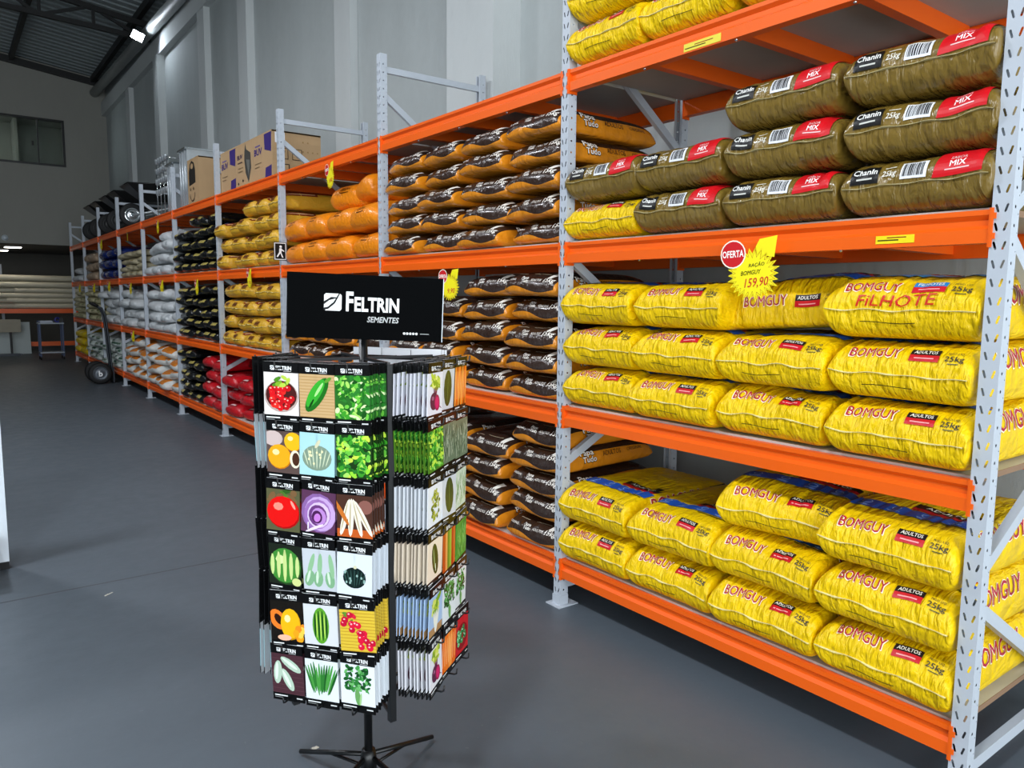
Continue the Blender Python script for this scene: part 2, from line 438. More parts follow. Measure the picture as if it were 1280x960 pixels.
rbeam_me = MB().prism([(RD-a, z) for a, z in bprof], PW+.003, BAY-.003, 'y').mesh('rear_beam', 'orange')
def conn(yside, sgn, rear=False):
    m = MB(); x0, x1 = -.004, .046
    bxs = [((x0, min(yside, yside+sgn*.004), -.106), (x1, max(yside, yside+sgn*.004), 0))]
    bxs.append(((x0-.001, min(yside, yside-sgn*.007), -.106), (x0+.003, max(yside, yside-sgn*.007), 0)))
    for zz in (-.022, -.076): bxs.append(((x0-.0015, min(yside-sgn*.007, yside-sgn*.014), zz-.008), (x0+.002, max(yside-sgn*.007, yside-sgn*.014), zz+.008)))
    for a, c in bxs:
        if rear: a, c = (RD-c[0], a[1], a[2]), (RD-a[0], c[1], c[2])
        m.box(a, c)
    return m.mesh('connector', 'orange')
con_n, con_f = conn(PW, 1), conn(BAY, -1); rcon_n, rcon_f = conn(PW, 1, True), conn(BAY, -1, True)
board_me = MB().box((.031, PW*.9, -.014), (RD-.031, BAY+PW*.1, .004)).mesh('shelf_board', 'board')
cross_me = [MB().box((.042, yy-.02, -.078), (RD-.042, yy+.02, -.0145)).mesh('cross_bar', 'orange') for yy in (PW+BL*.25, PW+BL*.5, PW+BL*.75)]
screw_me = [MB().lathe([(0, -.100), (.005, -.099), (.006, -.094)], 8, Matrix.Translation((.02, yy, 0))).mesh('screw', 'chrome') for yy in (PW+BL*.25, PW+BL*.5, PW+BL*.75)]
M['edgeband'] = mat('board_edge', '#8d6f55', .7)
for z in ZL: MB().box((.031, PW*.9-.002, -.014), (RD-.031, PW*.9-.0002, .004)).build('board_edge', 'edgeband', rack, (0, 0, z))
for i in range(NB):
    for z in ZL:
        o = (0, i*BAY, z)
        b1 = obj('beam', beam_me, rack, o); obj('connector', con_n, b1); obj('connector', con_f, b1)
        if i < 5:
            for me in screw_me: obj('screw', me, b1)
        b2 = obj('beam', rbeam_me, rack, o); obj('connector', rcon_n, b2); obj('connector', rcon_f, b2)
        obj('shelf_board', board_me, rack, o)
        for me in cross_me: obj('cross_bar', me, rack, o)

# ------------------------------------------------------------------ sacks
class Sack:
    """filled sack lying flat: front seam at x=-D/2 (aisle side), width along y, thickness along z, base at z=0"""
    def __init__(s, W, D, T, seed, pu=6, pv=3.0, zs=.45, lump=1., fold=1., slump=0., rnd=0., pw=.42):
        r = random.Random(seed); s.W, s.D, s.T, s.pu, s.pv, s.zs = W, D, T, pu, pv, zs
        s.L = [(r.uniform(1, 4), r.uniform(1, 5), r.uniform(0, 6.3), r.uniform(.4, 1)) for _ in range(6)]
        s.Fd = [(r.uniform(10, 38), r.uniform(0, 6.3), r.uniform(-5, 5), r.uniform(.3, 1)) for _ in range(9)]
        s.Sm = [(r.uniform(3, 9), r.uniform(0, 6.3), r.uniform(.3, 1)) for _ in range(3)]
        s.lump, s.fold, s.slump = lump*.055*T, fold*.0022, slump; s.rnd = rnd; s.pw = pw; s.tab = {}
    def wav(s, u, v):
        l = sum(a*np.sin(fu*u+fv*v+ph) for fu, fv, ph, a in s.L)/2.2*s.lump
        f = sum(a*np.sin(k*u+ph+sl*v) for k, ph, sl, a in s.Fd)/2*s.fold
        return l + f*(.35+.65*np.exp(-(1-np.abs(v))/.3))
    def seamz(s, u): return s.zs*s.T + sum(a*np.sin(k*u+ph) for k, ph, a in s.Sm)*.016*s.T
    def xy(s, u, v):
        x = v*s.D/2*(1-.03*np.cos(u*PI/2) if not s.rnd else 1-s.rnd*np.abs(u)**3); y = u*s.W/2*(1-.012*np.cos(v*PI/2)) 
        return x, y
    def top(s, u, v):
        u = np.asarray(u, float); v = np.asarray(v, float)
        e = np.clip(1-np.abs(u)**s.pu, 0, 1)**s.pw*np.clip(1-np.abs(v)**s.pv, 0, 1)**.42
        x, y = s.xy(u, v); zc = s.seamz(u)
        z = zc + (s.T-zc)*e + np.minimum(s.wav(u, v), .35*s.wav(u, v))*np.sqrt(e)*(1-.35*e) - .001*e
        return np.stack([x, y, z], -1)
    def bot(s, u, v):
        u = np.asarray(u, float); v = np.asarray(v, float)
        e = np.clip(1-np.abs(u)**16, 0, 1)**.45*np.clip(1-np.abs(v)**12, 0, 1)**.45
        x, y = s.xy(u, v); return np.stack([x, y, s.seamz(u)*(1-e)], -1)
    def mesh(s, name, material, nu=22, nv=26):
        us = np.sin(np.linspace(-1, 1, nu+1)*PI/2); vs = np.sin(np.linspace(-1, 1, nv+1)*PI/2)
        Ug, Vg = np.meshgrid(us, vs, indexing='ij'); Tp = s.top(Ug, Vg); Bp = s.bot(Ug, Vg)
        # arc length from the front seam over the top (positive) and bottom (negative)
        At = np.zeros_like(Ug); At[:, 1:] = np.cumsum(np.linalg.norm(np.diff(Tp, axis=1), axis=2), axis=1)
        Ab = np.zeros_like(Ug); Ab[:, 1:] = -np.cumsum(np.linalg.norm(np.diff(Bp, axis=1), axis=2), axis=1)
        V, idt, idb, ps, pu, pt = [], {}, {}, [], [], []
        for i in range(nu+1):
            for j in range(nv+1):
                idt[i, j] = len(V); V.append(tuple(Tp[i, j])); ps.append(At[i, j]); pu.append(us[i]); pt.append(1.)
        for i in range(nu+1):
            for j in range(nv+1):
                if i in (0, nu) or j in (0, nv): idb[i, j] = idt[i, j]
                else: idb[i, j] = len(V); V.append(tuple(Bp[i, j])); ps.append(Ab[i, j]); pu.append(us[i]); pt.append(-1.)
        Fc = []
        for i in range(nu):
            for j in range(nv):
                Fc.append((idt[i, j], idt[i+1, j], idt[i+1, j+1], idt[i, j+1])); Fc.append((idb[i, j+1], idb[i+1, j+1], idb[i+1, j], idb[i, j]))
        me = bpy.data.meshes.new(name); me.from_pydata(V, [], Fc); me.materials.append(M[material])
        me.polygons.foreach_set('use_smooth', [True]*len(Fc))
        for nm, dat in (('ps', ps), ('pu', pu), ('pt', pt)):
            a = me.attributes.new(nm, 'FLOAT', 'POINT'); a.data.foreach_set('value', [float(q) for q in dat])
        me.update(); return me
    def front(s, a, t, h):
        """print point: a across the width, t metres up from the front seam over the top (t<0: below the seam)"""
        u = max(-.995, min(.995, a/(s.W/2))); k = (round(u*40), t < 0)
        if k not in s.tab:
            vv = -np.cos(np.linspace(0, PI, 400)*.999)*1.; uu = np.full(400, k[0]/40.*.999)
            P = s.bot(uu, vv) if t < 0 else s.top(uu, vv)
            s.tab[k] = (np.concatenate([[0], np.cumsum(np.linalg.norm(np.diff(P, axis=0), axis=1))]), vv)
        arc, vv = s.tab[k]; v = float(np.interp(abs(t), arc, vv))
        return s._off(u, v, h, s.bot if t < 0 else s.top)
    def side(s, x, t, h, sgn=-1):
        """print point on the long side: x along the depth, t metres up from the side seam"""
        v = max(-.99, min(.99, x/(s.D/2))); k = ('s', round(v*40), sgn)
        if k not in s.tab:
            uu = sgn*np.cos(np.linspace(0, PI/2, 300)); vv = np.full(300, k[1]/40.)
            P = s.top(uu, vv); s.tab[k] = (np.concatenate([[0], np.cumsum(np.linalg.norm(np.diff(P, axis=0), axis=1))]), uu)
        arc, uu = s.tab[k]; u = float(np.interp(t, arc, uu))
        return s._off(u, v, h, s.top)
    def _off(s, u, v, h, fn):
        e = .004; u1, u2, v1, v2 = max(-1, u-e), min(1, u+e), max(-1, v-e), min(1, v+e)
        P = fn(np.array([u, u1, u2, u, u]), np.array([v, v, v, v1, v2]))
        n = np.cross(P[4]-P[3], P[2]-P[1]) if fn == s.bot else np.cross(P[2]-P[1], P[4]-P[3])
        # u runs along +y and v along +x: y cross x points down, so flip
        n = -n; n = n/(np.linalg.norm(n)+1e-12)
        return tuple(P[0]+n*(h+.0022))
    def seam(s, name, material, lip=.008, th=.0016):
        mb = MB(); us = np.linspace(-.97, .97, 26); rows = []
        for u in us:
            p = s.top(u, -1.); rows.append(p)
        V = []
        for k, p in enumerate(rows):
            q = p + np.array([-lip*(.75+.25*math.sin(k*1.9)), 0, .003*math.sin(k*.8)])
            V += [(p[0]+.003, p[1], p[2]+th), (q[0], q[1], q[2]+th/2), (q[0], q[1], q[2]-th/2), (p[0]+.003, p[1], p[2]-th)]
        Fc = []
        for k in range(len(rows)-1):
            for j in range(4): Fc.append((k*4+j, k*4+(j+1) % 4, k*4+4+(j+1) % 4, k*4+4+j))
        mb.add(V, Fc, 0, False); return mb.mesh(name, material)

def sack_mat(name, col, rough=.38, bump=.5, regions=(), spec=.5, coat=0, var=.12, fs=55):
    """regions: (kind, colour, params) painted over the base print colour"""
    m, nt, b = new_mat(name); c = lin(col)
    ps, pu, pt = attr(nt, 'ps').outputs['Fac'], attr(nt, 'pu').outputs['Fac'], attr(nt, 'pt').outputs['Fac']
    oi = nt.nodes.new('ShaderNodeObjectInfo')
    tc = nt.nodes.new('ShaderNodeTexCoord')
    mp = nt.nodes.new('ShaderNodeMapping'); nt.links.new(tc.outputs['Object'], mp.inputs['Vector'])
    cb = nt.nodes.new('ShaderNodeCombineXYZ'); nt.links.new(mathn(nt, 'MULTIPLY', oi.outputs['Random'], 37.), cb.inputs[0]); nt.links.new(cb.outputs[0], mp.inputs['Location'])
    f = noise(nt, mp.outputs[0], 7, 4)
    base = mixc(nt, f, tuple(x*(1-var*1.5) for x in c), tuple(min(1, x*(1+var)) for x in c))
    for kind, rc, *p in regions:
        rc = lin(rc)
        if kind == 'below':      # below a wavy line p0 + p1*sin
            line = mathn(nt, 'ADD', mathn(nt, 'MULTIPLY', mathn(nt, 'SINE', mathn(nt, 'MULTIPLY', pu, p[2])), p[1]), p[0])
            fac = mathn(nt, 'LESS_THAN', ps, line)
        elif kind == 'band':     # between two arc lengths on the top
            fac = mathn(nt, 'MULTIPLY', mathn(nt, 'GREATER_THAN', ps, p[0]), mathn(nt, 'LESS_THAN', ps, p[1]))
        elif kind == 'side': fac = mathn(nt, 'GREATER_THAN', mathn(nt, 'ABSOLUTE', pu), p[0])
        elif kind == 'patch':    # between widths p0..p1 and arcs p2..p3
            fac = mathn(nt, 'MULTIPLY', mathn(nt, 'MULTIPLY', mathn(nt, 'GREATER_THAN', pu, p[0]), mathn(nt, 'LESS_THAN', pu, p[1])),
                        mathn(nt, 'MULTIPLY', mathn(nt, 'GREATER_THAN', ps, p[2]), mathn(nt, 'LESS_THAN', ps, p[3])))
        elif kind == 'blotch': fac = mathn(nt, 'GREATER_THAN', noise(nt, mp.outputs[0], p[0], 3), p[1])
        base = mixc(nt, fac, base, rc)
    nt.links.new(base, b.inputs['Base Color']); b.inputs['Roughness'].default_value = rough; b.inputs['Specular IOR Level'].default_value = spec
    if coat: b.inputs['Coat Weight'].default_value = coat; b.inputs['Coat Roughness'].default_value = .15
    # crinkles: folds running back from the seam, crossed by finer creases
    mp2 = nt.nodes.new('ShaderNodeMapping'); nt.links.new(mp.outputs[0], mp2.inputs['Vector']); mp2.inputs['Rotation'].default_value = (0, 0, .35); mp2.inputs['Scale'].default_value = (.22, 1, .35)
    n1 = nt.nodes.new('ShaderNodeTexNoise'); n1.inputs['Scale'].default_value = fs; n1.inputs['Detail'].default_value = 3; n1.inputs['Distortion'].default_value = .6; nt.links.new(mp2.outputs[0], n1.inputs['Vector'])
    n2 = noise(nt, mp.outputs[0], 16, 2)
    hgt = mathn(nt, 'ADD', mathn(nt, 'MULTIPLY', n1.outputs['Fac'], .7), mathn(nt, 'MULTIPLY', n2, .9))
    bn = nt.nodes.new('ShaderNodeBump'); bn.inputs['Strength'].default_value = bump; bn.inputs['Distance'].default_value = .026
    nt.links.new(hgt, bn.inputs['Height']); nt.links.new(bn.outputs[0], b.inputs['Normal'])
    return m

M['s_yellow'] = sack_mat('yellow_woven_film', '#f3ca02', .40, .9, spec=.35)
M['s_khaki'] = sack_mat('khaki_glossy_film', '#7a6226', .25, .7, coat=.35, fs=40)
M['s_brown'] = sack_mat('brown_orange_film', '#33221a', .27, .6, [('below', '#d8861a', .005, .014, 3.4), ('side', '#e08c1c', .93)], coat=.3, fs=35)
M['s_orange'] = sack_mat('orange_film', '#ee8a10', .33, .5, coat=.15)
M['s_gold'] = sack_mat('gold_woven_film', '#d8a72c', .42, .5)
M['s_black'] = sack_mat('black_glossy_film', '#0c0d0e', .2, .7, [('patch', '#b5a457', -.45, .55, .012, .05)], coat=.4, fs=30)
M['s_white'] = sack_mat('white_woven_plastic', '#ccd0d2', .45, .7, [('blotch', '#a8aeb2', 9, .66)])
M['s_whiteorange'] = sack_mat('white_orange_film', '#d4d4d0', .4, .6, [('patch', '#d07a22', -.75, .55, .02, .16)])
M['s_red'] = sack_mat('red_glossy_film', '#c01420', .24, .6, [('blotch', '#7a0c12', 6, .64)], coat=.4)
M['s_beige'] = sack_mat('beige_film', '#b3a98c', .42, .6, [('patch', '#8a7a4a', -.5, .5, .012, .04)])
M['s_tan'] = sack_mat('tan_clear_film', '#a8917a', .35, .6)
M['s_blue'] = sack_mat('dark_blue_film', '#152a6e', .25, .5, [('patch', '#7d8fb8', -.4, .1, .03, .05)], coat=.3)
M['s_green'] = sack_mat('white_green_film', '#c4cdc8', .4, .6, [('patch', '#1d5a44', -.6, .6, .012, .05)])
M['s_cream'] = sack_mat('cream_film', '#bdb692', .42, .6, [('patch', '#6d7a3a', -.5, .5, .012, .045)])
M['s_yellow2'] = sack_mat('yellow_small_film', '#e0c21c', .4, .5)

DK = '#2a2f33'
def bomguy_print(sk, kind, seed, under=True):
    d = Draw(); W = sk.W; r = random.Random(seed); s0 = .055+r.uniform(-.006, .006)
    lt = -W*.17+r.uniform(-.008, .008)
    # reading direction: left of the reader is +y
    d.text('BOMGUY', lt, s0, .042, '#fff6d8', .030, W*.375, layer=0, slant=-.12)
    d.text('BOMGUY', lt, s0+.0015, .039, '#b01838', .006, W*.36, layer=1, slant=-.12)
    bx0, bx1 = W*.075, W*.275; bz = s0-.004
    up, lo = ('#1a1214', '#c41420') if kind != 'filhote' else ('#2a7fc0', '#c8202c')
    d.rect(bx0, bz+.022, bx1, bz+.044, up, 0); d.rect(bx0, bz, bx1, bz+.022, lo, 0)
    d.text('FILHOTES' if kind == 'filhote' else 'ADULTOS', (bx0+bx1)/2, bz+.027, .0125, '#f4efe0', .012, W*.16, layer=1)
    for k in range(1): d.rect(bx0+.015, bz+.008, bx1-.015, bz+.012, '#f0a0a0', 1)
    d.text('PESO LÍQ.', W*.375, s0+.026, .0095, DK, 0, W*.105, layer=0); d.text('25kg', W*.375, s0+.002, .0175, DK, .008, W*.125, layer=0)
    d.rect(W*.34, s0-.008, W*.41, s0-.005, '#5a5a2a', 0)
    if kind == 'filhote': d.text('FiLHOTE', -W*.02, s0-.046, .034, '#c8281c', .004, W*.50, layer=2, slant=.2, rot=.02)
    # small print under the seam
    if under: d.rect(-W*.24, -.036, W*.12, -.0385, '#3a3410', 0)
    # back half of the top: blue nutrition band and name box
    d.rect(-W*.46, .185, W*.46, .255, '#1f4fa8' if kind != 'filhote' else '#3a96d0', 0)
    for k in range(4):
        cx = -W*.34+k*W*.225
        for j in range(12):
            t0, t1 = 2*PI*j/12, 2*PI*(j+1)/12
            d.poly([(cx+.016*math.cos(t0), .228+.016*math.sin(t0)), (cx+.016*math.cos(t1), .228+.016*math.sin(t1)), (cx+.013*math.cos(t1), .228+.013*math.sin(t1)), (cx+.013*math.cos(t0), .228+.013*math.sin(t0))], '#9fc0ea', 1)
        d.rect(cx-.022, .198, cx+.022, .201, '#9fc0ea', 1); d.rect(cx-.016, .192, cx+.016, .195, '#9fc0ea', 1)
    d.rect(-W*.05, .262, W*.44, .300, '#b81822', 0); d.rect(-W*.05, .285, W*.44, .322, '#16100f', 1)
    d.text('ADULTOS' if kind != 'filhote' else 'FILHOTES', W*.2, .292, .022, '#f4efe0', .012, W*.34, layer=2)
    d.rect(W*.12, .172, W*.44, .178, '#4a420c', 0)
    return d
def bomguy_side(sk, sgn):
    d = Draw()
    # (x, t): readable from outside
    d.text('BOMGUY', -sk.D*.05, .022, .062, '#fff6d8', .03, sk.D*.44, layer=0); d.text('BOMGUY', -sk.D*.05, .0245, .057, '#b01838', .008, sk.D*.43, layer=1)
    d.rect(sk.D*.26, .02, sk.D*.42, .05, '#b81822', 0); d.rect(sk.D*.26, .05, sk.D*.42, .08, '#16100f', 0)
    d.text('ADULTOS', sk.D*.34, .058, .016, '#f4efe0', .01, sk.D*.13, layer=1)
    d.rect(-sk.D*.30, .125, -sk.D*.20, .165, '#1f4fa8', 0); d.rect(-sk.D*.20, .125, -sk.D*.16, .165, '#b81822', 0); d.rect(-sk.D*.16, .125, -sk.D*.08, .165, '#16100f', 0)
    return d

class SackKind:
    """a family of sack meshes: several shapes with their print and seam, ready to copy"""
    def __init__(s, name, W, D, T, material, nvar, seed, printer=None, seam=None, sides=False, grid=(22, 26), **kw):
        s.name, s.W, s.D, s.T, s.var = name, W, D, T, []
        for k in range(nvar):
            sk = Sack(W, D, T, seed+k, **kw); me = sk.mesh(name, material, *grid); kids = []
            if printer:
                d = printer(sk, seed+k)
                kids.append(('printed_label', d.build('printed_label', 'ink', lambda x, y, h, q=sk: q.front(-x, y, h), .0008, .018)))
            if sides:
                d = sides(sk, -1)
                kids.append(('side_print', d.build('side_print', 'ink', lambda x, y, h, q=sk: q.side(x, y, h, -1), .0008, .03)))
            if seam: kids.append(('seam', sk.seam('seam', seam)))
            s.var.append((me, kids))
    def put(s, name, loc, rz, label, cat, group, k=None, parts=True, rx=0, ry=0, sc=(1, 1, 1)):
        me, kids = s.var[random.randrange(len(s.var)) if k is None else k % len(s.var)]
        o = obj(name, me, None, loc); o.rotation_euler = (rx, ry, rz); o.scale = sc
        if parts:
            for nm, m2 in kids: obj(nm, m2, o)
        return tag(o, label, cat, group)
random.seed(11)
K = {}
K['bom'] = SackKind('feed_bag', .462, .76, .187, 's_yellow', 5, 100, lambda s, q: bomguy_print(s, 'adultos', q), 'thread', bomguy_side, grid=(46, 38), pu=14, pv=5.5, pw=.34, fold=3.2, lump=1.6)
K['low'] = SackKind('feed_bag', .462, .76, .187, 's_yellow', 1, 133, lambda s, q: bomguy_print(s, 'adultos', q, False), None, bomguy_side, grid=(46, 38), pu=14, pw=.34, pv=7, zs=.14, fold=3.2, lump=1.6)
K['fil'] = SackKind('feed_bag', .462, .76, .20, 's_yellow', 1, 140, lambda s, q: bomguy_print(s, 'filhote', q), 'thread', bomguy_side, grid=(46, 38), pu=14, pv=4.6, pw=.34, fold=3.2, lump=1.4)

def chanin_print(sk, seed):
    d = Draw(); W = sk.W; s0 = .010
    x0, x1 = -W*.43, -W*.235
    d.rect(x0, s0, x1, s0+.055, '#0d0d0d', 0); d.text('Chanin', (x0+x1)/2, s0+.028, .019, '#f6f6f2', .014, W*.165, layer=1)
    d.rect(x0+.02, s0+.012, x1-.02, s0+.017, '#c8c8c0', 1)
    d.text('25kg', -W*.165, s0+.016, .017, '#e6e2d2', .012, W*.095, layer=0, slant=.15); d.rect(-W*.2, s0+.041, -W*.12, s0+.044, '#d8d4c4', 0)
    bx0, bx1 = -W*.085, W*.09; d.rect(bx0, s0+.002, bx1, s0+.054, '#e9ebee', 0)
    r = random.Random(seed); x = bx0+.006
    while x < bx1-.008:
        wd = r.choice((.0015, .003, .0045)); d.rect(x, s0+.010, x+wd, s0+.049, '#15171c', 1); x += wd+r.choice((.0015, .003))
    # red flavour panel wrapping over the top
    rx0, rx1 = W*.13, W*.44; wav = [(rx0+.012*math.sin(t*2.5), .006+t*.15) for t in [k/8 for k in range(9)]]
    d.poly([(rx0, .006), (rx1, .010), (rx1, .16), (rx0+.02, .16)], '#d0101c', 0)
    cx = (rx0+rx1)/2
    d.text('SABOR', cx, s0+.045, .010, '#f0c8c8', 0, W*.10, layer=1); d.text('MIX', cx, s0+.024, .017, '#ffffff', .014, W*.10, layer=1); d.rect(cx-.035, s0+.014, cx+.035, s0+.0175, '#f0c8c8', 1)
    return d
M['khakiseam'] = mat('khaki_seam', '#b5a878', .35, var=.1)
K['cha'] = SackKind('pet_food_bag', .462, .74, .167, 's_khaki', 4, 200, chanin_print, 'khakiseam', grid=(42, 34), pu=12, pw=.36, pv=9, zs=.5, fold=2.4, lump=1.8)

def papa_print(sk, seed):
    d = Draw(); W = sk.W; s0 = .046
    d.text('ORIGINAL', -W*.33, s0, .012, '#e9e2d8', .012, W*.19, layer=0)
    d.text('Papa', -W*.07, s0+.013, .017, '#f2ece2', .02, W*.13, layer=0); d.text('Tudo', -W*.05, s0-.007, .017, '#f2ece2', .02, W*.13, layer=0)
    d.text('ADULTOS', W*.15, s0, .013, '#e9e2d8', .01, W*.19, layer=0, slant=.2)
    d.text('15kg', W*.36, s0-.004, .025, '#f2ece2', .014, W*.16, layer=0, slant=.15)
    d.rect(-W*.30, s0+.05, -W*.1, s0+.054, '#a8987c', 0); d.rect(W*.0, s0+.055, W*.3, s0+.059, '#a8987c', 0)
    return d
def papa_side(sk, sgn):
    d = Draw(); D = sk.D
    d.text('Papa', -D*.22, .046, .031, '#1a1210', .05, D*.15, layer=0); d.text('Papa', -D*.22, .048, .027, '#fff8ee', .014, D*.142, layer=1)
    d.text('Tudo', -D*.20, .012, .031, '#1a1210', .05, D*.15, layer=0); d.text('Tudo', -D*.20, .014, .027, '#fff8ee', .014, D*.142, layer=1)
    d.text('ADULTOS', D*.04, .032, .024, '#3a1c0c', .006, D*.19, layer=0); d.text('ORIGINAL', D*.29, .036, .016, '#3a1c0c', .0, D*.17, layer=0)
    d.rect(-D*.46, .085, -D*.38, .11, '#eeeae0', 0)
    return d
K['pap'] = SackKind('pet_food_bag', .385, .70, .121, 's_brown', 4, 300, papa_print, None, papa_side, grid=(22, 24), pu=7, pv=6, zs=.24, fold=2.2, lump=1.8, rnd=.06)
def small_dark(txt, col, y=.06, w=.3, h=.03):
    def f(sk, seed):
        d = Draw(); d.text(txt, 0, y, h, col, .01, sk.W*w, layer=0, slant=.15); d.rect(-sk.W*w*.4, y-.02, sk.W*w*.4, y-.014, col, 0); return d
    return f
def orange_side(sk, sgn):
    d = Draw(); d.text('ORIGINAL', -sk.D*.2, .05, .03, '#3a1c0c', .01, sk.D*.24, layer=0); d.ell(sk.D*.15, .10, .05, .02, '#15161c'); return d
K['ora'] = SackKind('feed_bag', .44, .74, .188, 's_orange', 3, 400, small_dark('ORIGINAL', '#4a2208', .055, .28, .028), None, orange_side, grid=(20, 22), pu=5, pv=4, zs=.42, fold=2.4, lump=1.8, rnd=.10)
def box_label(c1, c2, w=.40, y=.018, h=.045):
    def f(sk, seed):
        d = Draw(); W = sk.W; d.rect(-W*w/2, y, W*w/2, y+h, c1, 0); d.rect(-W*w/2+.012, y+h*.25, W*w/2-.012, y+h*.62, c2, 1); return d
    return f
def gold_side(sk, sgn):
    d = Draw(); D = sk.D; d.rect(-D*.45, .05, -D*.25, .09, '#7a2418', 0); d.rect(-D*.24, .05, -D*.02, .09, '#7a2418', 0); d.rect(-D*.43, .064, -D*.05, .072, '#e8c890', 1); d.ell(-D*.28, .135, .10, .02, '#2c78b8', layer=1); return d
K['gol'] = SackKind('feed_bag', .365, .72, .150, 's_gold', 3, 500, box_label('#82501f', '#5a3214', .30), 'thread', gold_side, grid=(18, 18), pu=5, pv=5, zs=.42, fold=2.4, lump=2, rnd=.11)
K['bla'] = SackKind('pet_food_bag', .36, .70, .117, 's_black', 3, 600, None, None, grid=(16, 16), pu=4, pv=4, zs=.42, fold=3, lump=2.6, rnd=.12)
K['whi'] = SackKind('feed_bag', .44, .74, .138, 's_white', 3, 700, None, None, grid=(16, 16), pu=4, pv=4, zs=.42, fold=3, lump=3, rnd=.14)
K['who'] = SackKind('feed_bag', .42, .74, .14, 's_whiteorange', 3, 800, None, None, grid=(16, 16), pu=4, pv=4, zs=.42, fold=3, lump=3, rnd=.14)
K['red'] = SackKind('pet_food_bag', .40, .72, .138, 's_red', 2, 900, box_label('#8a0f18', '#f0e0dc', .42, .06, .05), None, grid=(16, 16), pu=4, pv=4, zs=.42, fold=3, lump=2.4, rnd=.12)
K['bei'] = SackKind('feed_bag', .36, .70, .092, 's_beige', 2, 1000, None, None, grid=(14, 14), pu=4, pv=4, zs=.42, fold=3, lump=2.4, rnd=.13)
K['tan'] = SackKind('feed_bag', .42, .72, .168, 's_tan', 2, 1100, None, None, grid=(14, 14), pu=4, pv=4, zs=.42, fold=3, lump=2.4, rnd=.13)
K['blu'] = SackKind('feed_bag', .52, .74, .168, 's_blue', 2, 1200, None, None, grid=(14, 14), pu=4, pv=4, zs=.42, fold=3, lump=2.4, rnd=.13)
K['gre'] = SackKind('feed_bag', .40, .70, .116, 's_green', 2, 1300, None, None, grid=(14, 14), pu=4, pv=4, zs=.42, fold=3, lump=2.4, rnd=.13)
K['cre'] = SackKind('feed_bag', .38, .70, .106, 's_cream', 2, 1400, None, None, grid=(14, 14), pu=4, pv=4, zs=.42, fold=3, lump=2.4, rnd=.13)
K['yel2'] = SackKind('feed_bag', .44, .70, .157, 's_yellow2', 2, 1500, None, None, grid=(14, 14), pu=4, pv=4, zs=.42, fold=3, lump=2.4, rnd=.13)

SHELF = ['lowest shelf', 'second shelf', 'third shelf', 'top shelf']
LAYER = ['bottom', 'second', 'third', 'fourth', 'fifth', 'sixth', 'seventh']
ORD = ['first', 'second', 'third', 'fourth', 'fifth', 'sixth']
def stack(kind, bay, lev, cols, heights, desc, cat, pitch=None, front=-.025, yr=None, jit=.007, rot=1.3, skip=(), name=None, parts=True, tops=True, wild=0., xj=0.):
    """rows of sacks in one bay of one shelf. cols: count; heights: layers of each column, first column nearest the rack's open end"""
    k = K[kind]; y0 = RY+bay*BAY+PW; y1 = RY+(bay+1)*BAY
    if yr: y0, y1 = y0+(y1-y0)*yr[0], y0+(y1-y0)*yr[1]
    cw = (y1-y0)/cols; pitch = k.T+.001
    for c in range(cols):
        zc = ZL[lev]+.005
        for l in range(heights[c]):
            if (c, l) in skip: continue
            nm = LAYER[l] if l < heights[c]-1 or l == 0 else ('top' if tops else LAYER[l])
            lab = '%s, %s, %s layer, %s in row from open end' % (desc, SHELF[lev], nm, ORD[c])
            yy = y0+cw*(c+.5)+random.uniform(-jit, jit)
            xx = RX+k.D/2+front+random.uniform(-jit, jit*1.3)+random.uniform(-xj*.4, xj)
            o = k.put(name or k.name, (xx, yy, zc+l*pitch+.001), math.radians(random.uniform(-rot, rot)*(.4 if c in (0, cols-1) else 1)), lab, cat, '%s on %s' % (desc.split(' with')[0]+'s', SHELF[lev]), parts=parts)
            o.scale = (1, min(1.04, cw/k.W*.98), 1)
            if wild and l > 0: o.rotation_euler.x = math.radians(random.uniform(-wild, wild)); o.rotation_euler.y = math.radians(random.uniform(-wild*.7, wild*.7)); o.location.z += .004*min(l, 3)

# bay 1 from the open end: yellow and khaki sacks
D_Y = 'yellow feed bag with red lettering'; D_K = 'khaki pet food bag, red panel'
stack('bom', 0, 0, 4, [3, 2, 2, 2], D_Y, 'bag', .19)
stack('bom', 0, 1, 4, [2, 2, 3, 3], D_Y, 'bag', .184)
stack('cha', 0, 2, 4, [3, 3, 2, 2], D_K, 'bag', .165, skip=((3, 0),))
stack('bom', 0, 3, 4, [2, 2, 2, 2], D_Y, 'bag', .178)
def one(kind, x, y, z, rz, lab, group=None, k=0, cat='bag', **kw):
    return K[kind].put(K[kind].name, (x, y, z), math.radians(rz), lab, cat, group, k=k, **kw)
y_of = lambda bay, f: RY+bay*BAY+PW+BL*f
one('fil', RX+.37, y_of(0, .142), ZL[1]+.006+.376, 1.5, 'yellow feed bag with blue label and red handwriting atop the second shelf stack')
one('low', RX+.47, y_of(0, .405), ZL[1]+.006+.392, 5, 'yellow feed bag set back and tilted behind the 159,90 price burst', k=0, rx=-.06)
one('bom', RX+.40, y_of(0, .39), ZL[0]+.006+.377, 7, 'yellow feed bag laid askew on top of the lowest shelf stack', k=1)
one('bom', RX+.365, y_of(0, .875), ZL[2]+.006, -1, 'lone yellow feed bag under the khaki bags on the third shelf', k=3, sc=(1, .97, .88))
